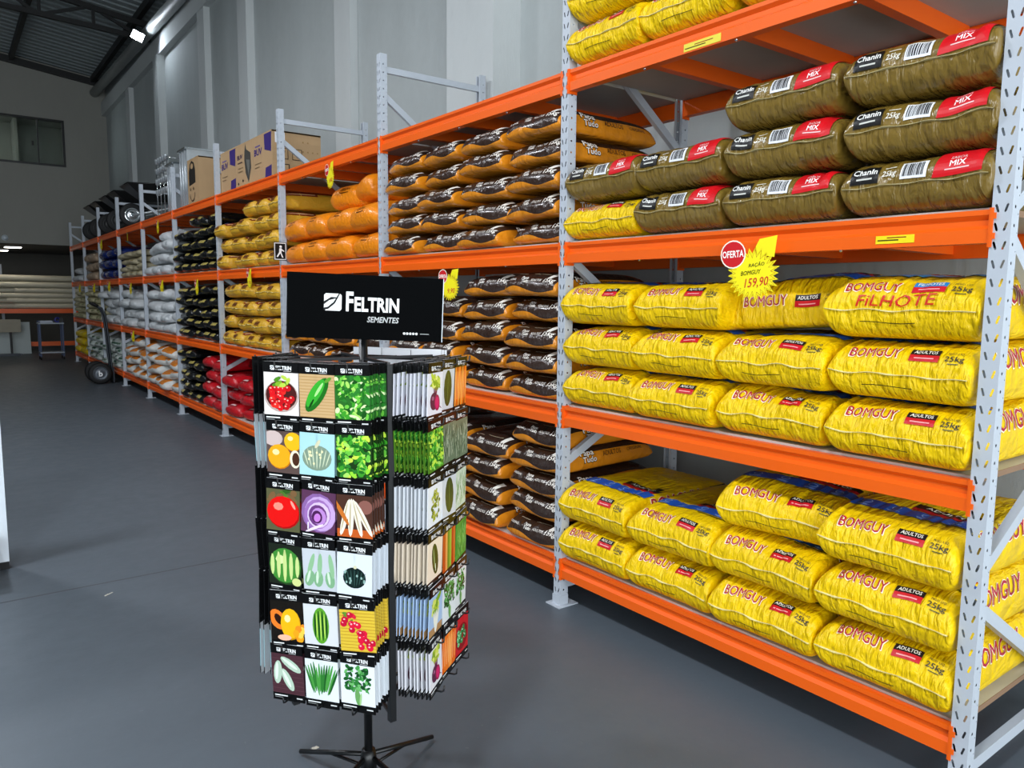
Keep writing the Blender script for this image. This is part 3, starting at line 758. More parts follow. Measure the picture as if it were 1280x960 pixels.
# bay 2: brown and orange sacks
D_B = 'brown orange pet food bag'
stack('pap', 1, 2, 4, [5, 5, 5, 5], D_B, 'bag', .122, front=-.01, rot=5, wild=2.2, xj=.035)
stack('pap', 1, 1, 4, [5, 5, 4, 4], D_B, 'bag', .118, front=-.01, rot=4, wild=2.2, xj=.035)
stack('pap', 1, 0, 4, [5, 4, 4, 4], D_B, 'bag', .113, front=-.01, rot=4, wild=2.2, xj=.035)
stack('pap', 2, 1, 4, [4, 4, 4, 3], 'brown bag behind the black sign', 'bag', .125, front=-.01, rot=4, wild=2.2, xj=.035)
stack('gol', 2, 0, 4, [3, 3, 3, 3], 'gold feed bag with brown box', 'bag', .15, wild=3, xj=.04)
# bay 3: orange sacks
stack('ora', 2, 2, 4, [2, 2, 2, 2], 'plain orange feed bag', 'bag', .185, rot=4, wild=2, xj=.03)
one('ora', RX+.40, y_of(2, .175), ZL[2]+.375, -14, 'upper orange feed bag leaning beside the post, third shelf', 'orange feed bags on third shelf', 1, ry=.10)
one('ora', RX+.42, y_of(2, .40), ZL[2]+.385, 10, 'orange feed bag heaped highest under the hanging price burst, third shelf', 'orange feed bags on third shelf', 2, ry=-.05)
# bay 4: gold sacks
D_G = 'gold feed bag with brown box'
stack('gol', 3, 2, 5, [4, 4, 4, 3, 3], D_G, 'bag', .148, rot=5, jit=.022, wild=3, xj=.04)
stack('gol', 3, 1, 5, [4, 4, 4, 4, 4], D_G, 'bag', .148, rot=5, jit=.022, wild=3, xj=.04)
# bay 5: black sacks
D_BL = 'black pet food bag, gold panel'
stack('bla', 4, 2, 5, [5, 5, 5, 4, 4], D_BL, 'bag', .115, rot=8, jit=.022, wild=4, xj=.03)
stack('bla', 4, 1, 5, [5, 5, 5, 5, 5], D_BL, 'bag', .118, rot=8, jit=.022, wild=4, xj=.03)
stack('bla', 4, 0, 3, [4, 5, 5], D_BL, 'bag', .11, rot=8, jit=.02, yr=(.42, 1), wild=4, xj=.03)
stack('red', 4, 0, 2, [4, 4], 'glossy red pet food bag', 'bag', .13, yr=(0, .42), rot=6, wild=4, xj=.05)
stack('red', 3, 0, 4, [1, 2, 3, 3], 'glossy scarlet pet food bag', 'bag', .14, rot=9, jit=.03, wild=4, xj=.05)
# bay 6: white sacks
D_W = 'white woven plastic feed bag'
stack('whi', 5, 2, 4, [4, 4, 3, 3], D_W, 'bag', .135, rot=9, jit=.03, wild=6, xj=.06)
stack('whi', 5, 1, 4, [4, 4, 4, 4], D_W, 'bag', .14, rot=9, jit=.03, wild=6, xj=.06)
stack('who', 5, 0, 4, [3, 4, 4, 4], 'white feed bag with orange panel', 'bag', .14, rot=14, jit=.04, front=-.05, wild=6, xj=.06)
# bays further on
stack('bei', 6, 2, 4, [4, 4, 4, 4], 'beige feed bag', 'bag', .09, rot=6, wild=4, xj=.04)
stack('whi', 6, 1, 4, [3, 3, 4, 4], 'white crumpled feed bag', 'bag', .14, rot=9, jit=.03, wild=6, xj=.06)
stack('who', 6, 0, 4, [4, 4, 4, 3], 'white and orange feed bag', 'bag', .14, rot=12, jit=.03, wild=6, xj=.06)
stack('blu', 7, 2, 3, [3, 3, 3], 'dark blue feed bag', 'bag', .165, rot=4, wild=4, xj=.04)
stack('whi', 7, 1, 4, [4, 4, 4, 4], 'white bulging feed bag', 'bag', .135, rot=8, jit=.03, wild=6, xj=.06)
stack('gre', 7, 0, 4, [4, 4, 4, 4], 'white and green feed bag', 'bag', .115, rot=9, jit=.03, wild=4, xj=.04)
stack('tan', 8, 2, 4, [2, 3, 3, 3], 'tan clear plastic bag', 'bag', .165, rot=8, wild=4, xj=.04)
stack('cre', 8, 1, 4, [5, 5, 5, 5], 'cream and olive feed bag', 'bag', .105, rot=7, wild=4, xj=.04)
stack('gre', 8, 0, 4, [4, 4, 4, 4], 'pale green and white feed bag', 'bag', .115, rot=9, jit=.03, wild=4, xj=.04)
stack('whi', 9, 2, 3, [2, 2, 2], 'bluish white plastic bag', 'bag', .13, rot=9, wild=6, xj=.06)
stack('cre', 9, 1, 4, [5, 5, 5, 4], 'small cream feed bag', 'bag', .105, rot=7, wild=4, xj=.04)
stack('yel2', 9, 0, 3, [3, 3, 3], 'dull yellow feed bag', 'bag', .155, rot=7, wild=4, xj=.04)

# ------------------------------------------------------------------ seed display stand
ST = Vector((.945, 1.958, 0)); FR = .210; HS = FR/math.sqrt(2)
stand = tag(empty('seed_display_stand', ST), 'black wire display stand hung with seed packets, topped by a sign', 'stand')
MB().tube([(0, 0, .07), (0, 0, 1.36)], .0125, 14).build('pole', 'black', stand)
MB().lathe([(0, .125), (.02, .125), (.024, .10), (.024, .06), (0, .06)], 14).build('hub', 'black', stand)
for a in (20, 110, 200, 290):
    c, s_ = math.cos(math.radians(a)), math.sin(math.radians(a))
    MB().tube([(.015*c, .015*s_, .105), (.30*c, .30*s_, .012)], .0075, 8).tube([(.015*c, .015*s_, .065), (.16*c, .16*s_, .055)], .005, 6).build('base_leg', 'black', stand)
corner = [(FR*math.cos(math.radians(a)), FR*math.sin(math.radians(a))) for a in (262, 172, 82, 352)]
for x, y in corner:
    MB().box((x-.009, y-.009, .325), (x+.009, y+.009, 1.298)).build('corner_bar', 'black', stand)
ROWZ = [1.292-.1495*k for k in range(6)]; EMPTYZ = 1.292-.1495*6+.01
for z in ROWZ+[EMPTYZ]:
    for k in range(4):
        p, q = corner[k], corner[(k+1) % 4]
        MB().bar((p[0], p[1], z), (q[0], q[1], z), .006, .012).build('rail', 'black', stand)
for z in (1.30, .34):
    for k in range(4): MB().bar((0, 0, z), (corner[k][0], corner[k][1], z), .008, .008).build('spoke', 'black', stand)
hook_me = MB().tube([(0, 0, 0), (0, -.125, -.002), (0, -.132, .001), (0, -.134, .016)], .0024, 6).mesh('hook', 'black')
FACE = {'A': 217, 'B': 307, 'C': 127, 'D': 37}
# --- sign
cam_dir = math.radians(243)
M['signblack'] = mat('sign_matte_black', '#040506', .7, var=0, spec=.03)
sg = MB().box((-.212, -.006, -.089), (.212, .006, .089), 0).build('sign_board', 'signblack', stand)
sg.location = (0, -.02, 1.442); sg.rotation_euler = (0, math.radians(2.0), cam_dir+PI/2)
MB().box((.2121, -.0062, -.089), (.2140, .0062, .089)).build('edge_trim', 'white', sg)
MB().bar((-.213, .007, -.06), (.213, .007, -.06), .006, .012).build('sign_rail', 'black', sg)
d = Draw(); Wt = '#f4f6f6'
def logo(d, x, y, s, fg, bgc):
    d.poly([(x+s*a, y+s*b_) for a, b_ in ((.10, 0), (.9, 0), (1, .1), (1, .9), (.9, 1), (.1, 1), (0, .9), (0, .1))], fg)
    d.poly([(x+s*a, y+s*b_) for a, b_ in ((-.02, .02), (.25, .10), (.62, .42), (.92, 1.02), (.84, 1.02), (.55, .52), (.22, .22), (-.02, .16))], bgc)
    d.poly([(x+s*a, y+s*b_) for a, b_ in ((-.02, .34), (.30, .60), (.86, .78), (.40, .80), (-.02, .52))], bgc)
logo(d, -.113, -.012, .047, Wt, '#08090a')
obj('sign_logo', d.build('sign_logo', M['inkmat'], lambda x, y, h: (x, -.006-h, y), .0002), sg); d = Draw()
d.text('F', -.054, -.010, .052, Wt, .03, .020, 'l'); d.text('ELTRIN', -.031, -.010, .038, Wt, .032, .122, 'l')
d.text('SEMENTES', .0895, -.040, .0155, Wt, .022, .086, 'r', slant=.18)
for k in range(5): d.ell(.107+k*.0085, -.068, .0036, .0036, '#d8dcdc', n=8)
d.rect(.151, -.069, .176, -.067, '#9a9e9e')
obj('sign_lettering', d.build('sign_lettering', M['inkmat'], lambda x, y, h: (x, -.006-h, y), .0002), sg)

# --- packets
PWD, PHT = .098, .172
def leafcloud(d, r, x0, x1, y0, y1, cols, n, sz):
    for _ in range(n):
        x, y = r.uniform(x0+sz*.4, x1-sz*.4), r.uniform(y0+sz*.3, y1-sz*.3); d.ell(x, y, sz*r.uniform(.5, 1), sz*r.uniform(.25, .55), r.choice(cols), r.uniform(0, PI), 7)
def ball(d, x, y, rx, ry, c, hi, lo=None, rot=0):
    if lo: d.ell(x+rx*.05, y-ry*.06, rx*1.04, ry*1.04, lo, rot, 16)
    d.ell(x, y, rx, ry, c, rot, 16); d.ell(x-rx*.28, y+ry*.32, rx*.32, ry*.26, hi, rot, 8)
X0, X1, YB, YT = -PWD/2, PWD/2, .022, .142
G1 = ['#1f6a1c', '#3d9a2a', '#6cc243', '#a5dc63', '#2c7d2c']
def pic(name):
    r = random.Random(name); d = Draw(); R = d.rect
    name = {'thyme': 'grey herb', 'cress': 'coriander', 'sage leaf': 'bay leaf'}.get(name, name)
    bgc = {'cherry tomatoes': '#e4dcd8', 'green pepper': '#caa878', 'arugula leaves': '#2a6a26', 'passion fruit': '#5c4a46', 'pale squash': '#a8d4da', 'lettuce': '#1c3a16', 'red tomato': '#5a5a3c', 'purple cabbage': '#5a3552',
           'white asparagus': '#4a2e24', 'striped watermelon': '#1c241a', 'pale green gourds': '#c6ccd2', 'dark green squash': '#d5dde6', 'yellow papaya': '#17130f', 'long watermelon': '#d5d8dc', 'red radishes': '#d8b83a', 'pale cucumbers': '#4a2c34',
           'green beans': '#e0e6ec', 'parsley': '#e2e8ee', 'beetroot': '#e4e4ee', 'bay leaf': '#cdd2da', 'carrots': '#3a2413', 'endive': '#4f7d23', 'grey herb': '#6b7b62', 'green olives': '#e6eaf0', 'pale herb': '#cfe0cc', 'jalapeno pepper': '#ecdcc6',
           'striped beans': '#c25a1c', 'chives': '#3f9a3a', 'pak choi': '#a9c4e6', 'coriander': '#dfe6ea', 'red beetroot': '#e8e8ee', 'orange carrots': '#d05c1c', 'green tomatoes': '#c01c24', 'blue edged': '#9ec6cf', 'dark edged': '#131516'}[name]
    R(X0, 0, X1, PHT, '#0a0a0b'); R(X0, YB, X1, YT, bgc)
    if name == 'cherry tomatoes':
        d.ell(0, .075, .048, .045, '#b8a29a', n=20); d.ell(0, .078, .044, .041, '#4a1c1a', n=20)
        for k in range(40):
            t = r.uniform(0, 6.28); q = math.sqrt(r.random())*.034; ball(d, q*math.cos(t), .074+q*math.sin(t), .0085, .0085, r.choice(['#d8141c', '#ee2a22', '#c00f18']), '#ffb0a0')
        leafcloud(d, r, -.03, .03, .10, .138, ['#7fae2c', '#b4cf4a', '#4d8a24'], 12, .014)
    elif name == 'green pepper':
        for k in range(14): R(X0, YB+k*.0086, X1, YB+k*.0086+.002, '#b8935e')
        d.ell(0, .085, .02, .056, '#1d6a1c', -.55, 18); d.ell(-.004, .09, .015, .046, '#38a830', -.55, 16); d.ell(.006, .10, .004, .024, '#a8ec8c', -.55, 10); d.ell(-.016, .06, .003, .016, '#0f4210', -.5, 8); d.ell(.032, .128, .005, .012, '#5c9a30', -.9, 8)
    elif name in ('arugula leaves', 'lettuce', 'endive'):
        leafcloud(d, r, X0, X1, YB, YT, G1+(['#c8e84c', '#94d63a'] if name != 'arugula leaves' else ['#d8f0b0', '#174f18']), 150, .0125)
    elif name == 'passion fruit':
        d.ell(-.03, .12, .03, .022, '#cdb9b4'); ball(d, -.012, .07, .034, .034, '#f2a81c', '#ffe9a0', '#c87810'); ball(d, .03, .115, .026, .026, '#f6b81c', '#ffe9a0', '#c87810'); d.ell(.036, .065, .016, .026, '#f4e6c8'); d.ell(.038, .065, .011, .019, '#4a2a1c')
    elif name in ('pale squash', 'dark green squash'):
        c1, c2, c3 = ('#7d927e', '#c9d3b4', '#e8e2b0') if name == 'pale squash' else ('#10201e', '#2c4a44', '#8fb0a8')
        d.ell(0, .072, .041 if c1[1] == '7' else .032, .036 if c1[1] == '7' else .030, c1, n=20)
        for k in (-3, -2, -1, 0, 1, 2, 3): d.ell(k*.0105*(1 if c1[1] == '7' else .8), .072, .0016, .033-abs(k)*.003 if c1[1] == '7' else .027-abs(k)*.003, c2, k*-.1, 8)
        for k in range(10): d.ell(r.uniform(-.028, .028), r.uniform(.05, .092), .003, .004, c3, n=6)
        d.ell(.002, .112 if c1[1] == '7' else .103, .005, .014 if c1[1] == '7' else .005, '#d2cfae', -.5)
    elif name == 'red tomato':
        leafcloud(d, r, X0, X1, .09, YT, ['#2f5a20', '#7a5a3a', '#4d7a2c'], 14, .02); ball(d, 0, .078, .047, .045, '#e01210', '#ff8a78', '#a80c0c'); d.ell(.03, .1, .004, .014, '#ff9a8a', .5)
    elif name == 'purple cabbage':
        for k, c in enumerate(['#8a62a0', '#c3a2d4', '#9a6cb0', '#d6bde2', '#6a3a78', '#b986cc', '#4a2050', '#c47ad0']):
            d.ell(r.uniform(-.006, .006), .08-k*.002, .050-k*.0058, .056-k*.0062, c, r.uniform(-.3, .3), 14)
        R(-.03, .03, -.026, .05, '#e8dcf0'); d.ell(-.01, .035, .03, .004, '#e6d6ee', .5)
    elif name == 'white asparagus':
        R(X0, YB, X1, .045, '#c25a22'); d.ell(.03, .11, .02, .02, '#8a5a50')
        for k, (x, a) in enumerate(((-.026, .25), (-.01, .05), (.008, -.2), (.024, -.45))): d.ell(x, .078, .008, .055, '#efe6d0', -a, 12); d.ell(x-.002, .08, .002, .045, '#b8a888', -a, 8)
        d.ell(-.035, .09, .006, .04, '#c8702a', .5)
    elif name == 'striped watermelon':
        ball(d, 0, .08, .047, .052, '#3f8a34', '#d6e8a0', '#26481f')
        for k in (-3, -1.5, 0, 1.5, 3): d.ell(k*.0125, .08, .006, .050-abs(k)*.006, '#c9dc8c', 0, 10)
        d.ell(.035, .035, .014, .012, '#cfd98c')
    elif name == 'pale green gourds':
        for x, a in ((-.03, .3), (-.004, .1), (.03, -.1)):
            d.ell(x, .055, .014, .024, '#7fae84', -a); d.ell(x+.006, .095, .007, .036, '#8fbc90', -a); d.ell(x-.003, .06, .004, .02, '#cfe6cc', -a, 8)
    elif name == 'yellow papaya':
        d.ell(-.028, .085, .022, .032, '#f07a28', .5, 16); d.ell(-.026, .086, .010, .018, '#2a120a', .5, 10); ball(d, .008, .075, .028, .045, '#f2b414', '#fff0a0', '#c88a0c')
        for k in range(9): d.ell(r.uniform(.02, .045), r.uniform(.03, .075), .009, .012, r.choice(['#f0a018', '#e88a20', '#f6c84c']), n=8)
        d.ell(-.01, .032, .02, .009, '#f4b89a')
    elif name == 'long watermelon':
        d.ell(0, .08, .024, .054, '#5aa02c', 0, 20)
        for k in (-1.5, -.5, .5, 1.5): d.ell(k*.011, .08, .003, .05-abs(k)*.008, '#1c4a18', 0, 10)
        for k in (-1, 0, 1): d.ell(k*.011, .08, .002, .046-abs(k)*.008, '#b4dc5c', 0, 10)
    elif name == 'red radishes':
        for k in range(13): R(X0, YB+k*.0092, X1, YB+k*.0092+.002, '#b8902a')
        leafcloud(d, r, -.04, 0, .10, .14, ['#d8243c', '#5a8a2c'], 8, .012)
        for k in range(22): t = r.random(); ball(d, -.035+t*.06+r.uniform(-.02, .02), .115-t*.075+r.uniform(-.015, .015), .009, .0095, r.choice(['#d8183a', '#c01434']), '#ffb8c0')
    elif name == 'pale cucumbers':
        for k in range(9): R(X0, YB+k*.013, X1, YB+k*.013+.0015, '#5c3a42')
        for x, y, a in ((-.03, .085, -.1), (.0, .065, .45), (.012, .112, 1.0)): d.ell(x, y, .013, .036, '#b6ccb8', a, 14); d.ell(x-.003, y+.003, .005, .028, '#e0ecdc', a, 10)
    elif name == 'green beans':
        for k in range(13): x = -.036+k*.006; d.ell(x, .083+r.uniform(-.01, .01), .0035, .044, r.choice(['#2f7a30', '#4a9a42', '#1f5c24']), .3-k*.055, 10)
    elif name in ('parsley', 'coriander'):
        leafcloud(d, r, -.040, .040, .062, YT-.004, ['#1c5a26', '#2f7d38', '#4a9a4c', '#16481f', '#6cb868'], 80, .011)
        d.ell(.0, .045, .008, .024, '#6aa25c', .1); d.ell(.008, .04, .003, .02, '#a4cc8c', -.1)
    elif name in ('beetroot', 'red beetroot'):
        leafcloud(d, r, -.030, .034, .092, YT-.004, ['#b8cc3a', '#d8e45c', '#8aa828', '#e6ec84'], 40, .014)
        for k in (-2, -1, 0, 1, 2): d.ell(k*.004, .085, .0018, .018, '#7a1c4a', -k*.15, 6)
        ball(d, -.010, .062, .024, .024, '#5c1c40', '#9a5a80', '#3a0f28'); d.ell(.012, .055, .018, .024, '#a01650', .2, 14); d.ell(.012, .055, .013, .018, '#d22068', .2, 12); d.ell(.034, .04, .010, .0015, '#7a1c4a', -.5, 6)
    elif name == 'bay leaf':
        d.ell(0, .085, .03, .055, '#3c4a20', .05, 14); d.ell(0, .085, .001, .05, '#78863a', .05, 6)
    elif name in ('carrots', 'orange carrots'):
        for k in range(7): x = -.042+k*.014; d.ell(x, .082, .009, .07, r.choice(['#f07a14', '#e8660c', '#f89a3c']), r.uniform(-.08, .08), 12); d.ell(x-.002, .085, .002, .05, '#ffc88a', 0, 6)
        R(X0, 0, X1, YB, '#0a0a0b'); R(X0, YT, X1, PHT, '#0a0a0b')
    elif name in ('grey herb', 'pale herb', 'chives'):
        cs = {'grey herb': ['#4a5a42', '#8a9a7c', '#b4bfa4'], 'pale herb': ['#7aa86c', '#a8cc9a', '#f0f4ee'], 'chives': ['#2a7d28', '#57b84c', '#8fdc7c']}[name]
        for k in range(70): d.ell(r.uniform(-.046, .046), r.uniform(.04, .125), .0018, .018, r.choice(cs), r.uniform(-.5, .5), 6)
    elif name == 'green olives':
        for k in range(60):
            t = r.uniform(0, 6.28); q = math.sqrt(r.random()); d.ell(q*.028*math.cos(t), .08+q*.046*math.sin(t), .005, .0055, r.choice(['#8a9a2c', '#b4b84a', '#5c6a1c']), n=7)
    elif name == 'jalapeno pepper':
        d.ell(0, .082, .02, .050, '#3a4a1a', .2, 16); d.ell(-.006, .085, .004, .035, '#8a9a5c', .2, 8); d.ell(.004, .055, .002, .014, '#f0f4e0', .1, 6)
    elif name == 'striped beans':
        for k, c in enumerate(['#c24a14', '#e8a054', '#6a8a24', '#9ab83c', '#b82c14', '#d86a2c']): R(X0+k*PWD/6, YB, X0+(k+1)*PWD/6, YT, c)
    elif name == 'pak choi':
        R(X0, YB, X1, .045, '#b48a5a'); leafcloud(d, r, -.034, .034, .08, YT-.004, ['#b8cc3a', '#7ea82c', '#dce66c'], 26, .018)
        for k in (-2, -1, 0, 1, 2): d.ell(k*.006, .06, .0045, .036, '#f2f2e4', -k*.14, 8)
    elif name == 'green tomatoes':
        d.ell(0, .075, .046, .044, '#8a0f16', n=18)
        for k in range(22): t = r.uniform(0, 6.28); q = math.sqrt(r.random())*.032; ball(d, q*math.cos(t), .078+q*math.sin(t), .009, .009, r.choice(['#3a8a4c', '#6ab87a', '#2c6a38']), '#c8ecc8')
    R(X0, 0, X1, YB, '#0a0a0b'); R(X0, YT+.001, X1, PHT, '#0a0a0b')
    logo(d, -.030, .1485, .0125, '#f2f4f4', '#0a0a0b'); d.text('FELTRIN', -.014, .1495, .011, '#f2f4f4', .03, .044, 'l'); d.rect(.008, .1455, .030, .1468, '#c8caca')
    d.rect(X0+.006, .013, X0+.006+r.uniform(.025, .04), .0165, '#e6e8e8'); d.rect(X0+.006, .008, X0+.03, .0096, '#9a9c9c'); d.rect(X1-.024, .010, X1-.006, .0135, '#d6d8d8')
    # as a mesh: pouch body, then the print on its face
    for i in range(len(d.p)):
        pts, fs, c, _ = d.p[i]
        if fs is None and i > 1: pts = [(max(X0, min(X1, x)), max(0, min(PHT, y))) for x, y in pts]
        d.p[i] = (pts, fs, c, i)
    dz = .0012/len(d.p)
    me = d.build('seed_packet', M['inkgloss'], lambda x, y, h: (x, -.0012-h, y-PHT+.014), dz, None, .00005)
    bm = bmesh.new(); bm.from_mesh(me); cl = bm.loops.layers.float_color.get('Col')
    blk = lin('#0a0a0b'); edge = blk if name == 'dark edged' else tuple(c*.85 for c in lin(bgc)); back = lin('#eceef2') if name != 'dark edged' else lin('#1a1b1d')
    zs_ = (0, YB, YT, PHT)
    q = [[bm.verts.new((x, y, z-PHT+.014)) for x, y in ((X0, -.0012), (X1, -.0012), (X1, .0012), (X0, .0012))] for z in zs_]
    for k in range(3):
        for j in range(4):
            fc = bm.faces.new((q[k][j], q[k][(j+1) % 4], q[k+1][(j+1) % 4], q[k+1][j]))
            for lp in fc.loops: lp[cl] = (*(back if j == 2 else (edge if k == 1 else blk)), 1)
    for fc, c in ((bm.faces.new(q[0][::-1]), blk), (bm.faces.new(q[3]), lin('#d8dce0'))):
        for lp in fc.loops: lp[cl] = (*c, 1)
    bm.to_mesh(me); bm.free(); me.update(); return me
GRID = {'A': [['cherry tomatoes', 'green pepper', 'arugula leaves'], ['passion fruit', 'pale squash', 'lettuce'], ['red tomato', 'purple cabbage', 'white asparagus'],
              ['striped watermelon', 'pale green gourds', 'dark green squash'], ['yellow papaya', 'long watermelon', 'red radishes'], ['pale cucumbers', 'green beans', 'parsley']],
        'B': [['beetroot', 'bay leaf', 'carrots'], ['endive', 'grey herb', 'thyme'], ['green olives', 'sage leaf', 'pale herb'], ['jalapeno pepper', 'striped beans', 'chives'], ['pak choi', 'coriander', 'cress'], ['red beetroot', 'orange carrots', 'green tomatoes']],
        'C': [['dark edged']*3, ['blue edged']*3, ['dark edged']*3, ['dark edged']*3, ['dark edged']*3, ['blue edged']*3],
        'D': [['blue edged']*3]+[['dark edged']*3]*5}
COUNT = {'A': (5, 5, 7), 'B': (9, 6, 5), 'C': (0, 2, 7), 'D': (3, 3, 3)}
SIDE = {'A': '', 'B': '', 'C': 'aisle side', 'D': 'rack side'}
_pm = {}; rr = random.Random(5)
for fc, ang in FACE.items():
    a = math.radians(ang); nv = Vector((math.cos(a), math.sin(a), 0)); rt = Vector((-nv.y, nv.x, 0))
    for ri, z in enumerate(ROWZ):
        for ci, off in enumerate((-.101, 0, .101)):
            o = nv*HS + rt*off + Vector((0, 0, z))
            obj('hook', hook_me, stand, o, a+PI/2)
            if ri == 5: obj('hook', hook_me, stand, Vector((o.x, o.y, EMPTYZ)), a+PI/2)
            tilt = (rr.uniform(-.5, 2.5), rr.uniform(-2.2, 2.2), rr.uniform(-3, 3))
            if fc == 'D' and ri > 0: continue
            nmz = GRID[fc][ri][ci]
            if nmz not in _pm: _pm[nmz] = pic(nmz)
            n = COUNT[fc][ci]; sp = .104/max(n, 6)
            if fc == 'A' and ri == 2 and ci == 2: n = 6
            for k in range(n):
                dist = .110 - k*sp - rr.uniform(0, .003)
                p = obj('seed_packet', _pm[nmz], None, ST + o + nv*dist + rt*rr.uniform(-.003, .003) + Vector((0, 0, rr.uniform(-.003, .002)+(.008 if fc == 'D' else 0))))
                p.rotation_euler = (math.radians(tilt[0]+rr.uniform(-.4, .4)), math.radians(tilt[1]+rr.uniform(-.8, .8)), a+PI/2+math.radians(tilt[2]+rr.uniform(-.5, .5))); p.scale = (1, 1, .915)
                rown = ['top', 'second', 'third', 'fourth', 'fifth', 'bottom'][ri]
                nth = ['first', 'second', 'third', 'fourth', 'fifth', 'sixth', 'seventh', 'eighth', 'ninth'][k]
                if 'edged' in nmz: lab = '%s seed packet seen edge-on, %s hook of %s row, %s' % (nth, ORD[ci], rown, SIDE[fc])
                elif k == 0: lab = 'foremost seed packet picturing %s, %s row of the stand' % (nmz, rown)
                else: lab = '%s seed packet from hook tip picturing %s, %s row' % (nth, nmz, rown)
                tag(p, lab, 'seed packet', 'seed packets with %s' % nmz if 'edged' not in nmz else 'seed packets seen edge-on')

# ------------------------------------------------------------------ price bursts and small signs
YB_, YR_ = '#f3e51c', '#c81c24'
def burst_draw(lines, seed, flag=True):
    d = Draw(); r = random.Random(seed); n = 26; pts = []
    for k in range(2*n):
        t = PI*k/n; q = (1.06 if k % 2 == 0 else .78)*(.94+.12*r.random()); pts.append((.085*q*math.cos(t)+.006, .078*q*math.sin(t)-.018))
    fan = [(0, 1+k, 1+(k+1) % (2*n)) for k in range(2*n)]; scl = lambda q: [(.006, -.018)]+[(.006+(x-.006)*q, -.018+(y+.018)*q) for x, y in pts]
    d.tris(scl(1), fan, YB_, 0); d.tris(scl(.90), fan, '#a8501c', 1); d.tris(scl(.865), fan, YB_, 2)
    if flag: d.poly([(.005, .045), (.030, .088), (.088, .094), (.078, .030)], YB_, 0)
    d.ell(-.060, .048, .044, .044, '#f6f1de', n=20, layer=3); d.ell(-.060, .048, .040, .040, YR_, n=20, layer=4)
    d.text('OFERTA', -.060, .039, .021, '#fbfbf4', .02, .074, layer=5)
    for (body, x, y, h, wd, c) in lines: d.text(body, x, y, h, c, .006, wd, layer=5, slant=.25, rot=.06)
    return d
def burst_body():
    m = MB(); n = 26; v = []
    for xx in (.0, .0015):
        for k in range(2*n):
            t = PI*k/n; q = 1.0 if k % 2 == 0 else .80; v.append((xx, -(.085*q*math.cos(t)+.006), .078*q*math.sin(t)-.018))
    m.add(v, [list(range(2*n)), list(range(2*n, 4*n))[::-1]]+[(k, (k+1) % (2*n), 2*n+(k+1) % (2*n), 2*n+k) for k in range(2*n)])
    return m.mesh('price_burst', mat('yellow_card', YB_, .6, var=0))
bb = burst_body()
BK = '#16140f'
pr1 = burst_draw([('RAÇÃO', .020, .006, .013, .052, BK), ('BOMGUY', .0, -.018, .013, .066, BK), ('159,90', .018, -.055, .027, .078, YR_)], 1).build('burst_print', 'inkmat', lambda x, y, h: (-.0006-h, -x, y), .0003)
pr2 = burst_draw([('9,90', .018, -.055, .03, .07, YR_)], 2).build('burst_print', 'inkmat', lambda x, y, h: (-.0006-h, -x, y), .0003)
bursts = [(1.625, 1.580, pr1, 1.12, 'yellow price burst reading 159,90 in front of the turned yellow bag'),
          (3.625, 1.545, pr2, .9, 'yellow price burst hanging beside the black sign board'),
          (5.22, 2.33, pr2, .95, 'yellow price burst hanging over the heaped orange bags'),
          (7.06, 1.63, pr2, .95, 'yellow price burst hanging over the second shelf gold bags'),
          (8.86, 1.56, pr2, .9, 'yellow price burst hanging over the second shelf black bags'),
          (10.53, 1.575, pr2, .9, 'yellow price burst over the second shelf white woven bags'),
          (12.53, 1.56, pr2, .9, 'yellow price burst over the second shelf white crumpled bags'),
          (14.33, 1.60, pr2, .9, 'yellow price burst over the second shelf white bulging bags'),
          (15.9, 1.585, pr2, .9, 'yellow price burst over the second shelf cream and olive bags'),
          (17.7, 1.59, pr2, .9, 'yellow price burst over the small cream bags'),
          (10.61, 2.335, pr2, .9, 'yellow price burst over the third shelf white woven bags'),
          (12.58, 2.335, pr2, .9, 'yellow price burst over the third shelf beige bags'),
          (14.9, 2.325, pr2, .9, 'yellow price burst over the dark blue bags'),
          (12.52, .85, pr2, .9, 'yellow price burst over the lowest white and orange bags')]
for y, z, pm, sc, lab in bursts:
    o = obj('price_burst', bb, None, (RX-(.05 if pm is pr1 else .02), y, z)); o.scale = (1, sc, sc); o.rotation_euler = (math.radians(random.uniform(-4, 4)), 0, math.radians(random.uniform(-8, 8)))
    obj('burst_print', pm, o); tag(o, lab, 'price sign', 'yellow price bursts on the rack')
def sticker(y0, y1, z0, z1, c, lab):
    d = Draw(); d.rect(0, 0, y1-y0, z1-z0, c); d.rect(.006, .008, (y1-y0)*.6, .012, '#4a420c'); d.rect((y1-y0)*.3, .016, (y1-y0)*.8, .019, '#8a1c14')
    o = obj('beam_sticker', MB().box((0, 0, 0), (.0008, y1-y0, z1-z0)).mesh('beam_sticker', mat('sticker_paper', c, .5, var=0)), None, (RX-.0012, y0, z0))
    obj('sticker_print', d.build('sticker_print', 'inkmat', lambda x, y, h: (-h, y1-y0-x, y), .0002), o); tag(o, lab, 'sticker')
sticker(1.10, 1.215, 1.645, 1.669, '#f0dc1c', 'small yellow price sticker on the third shelf beam')
sticker(1.83, 2.00, 2.396, 2.424, '#e8d84c', 'faded yellow and white sticker on the top shelf beam')
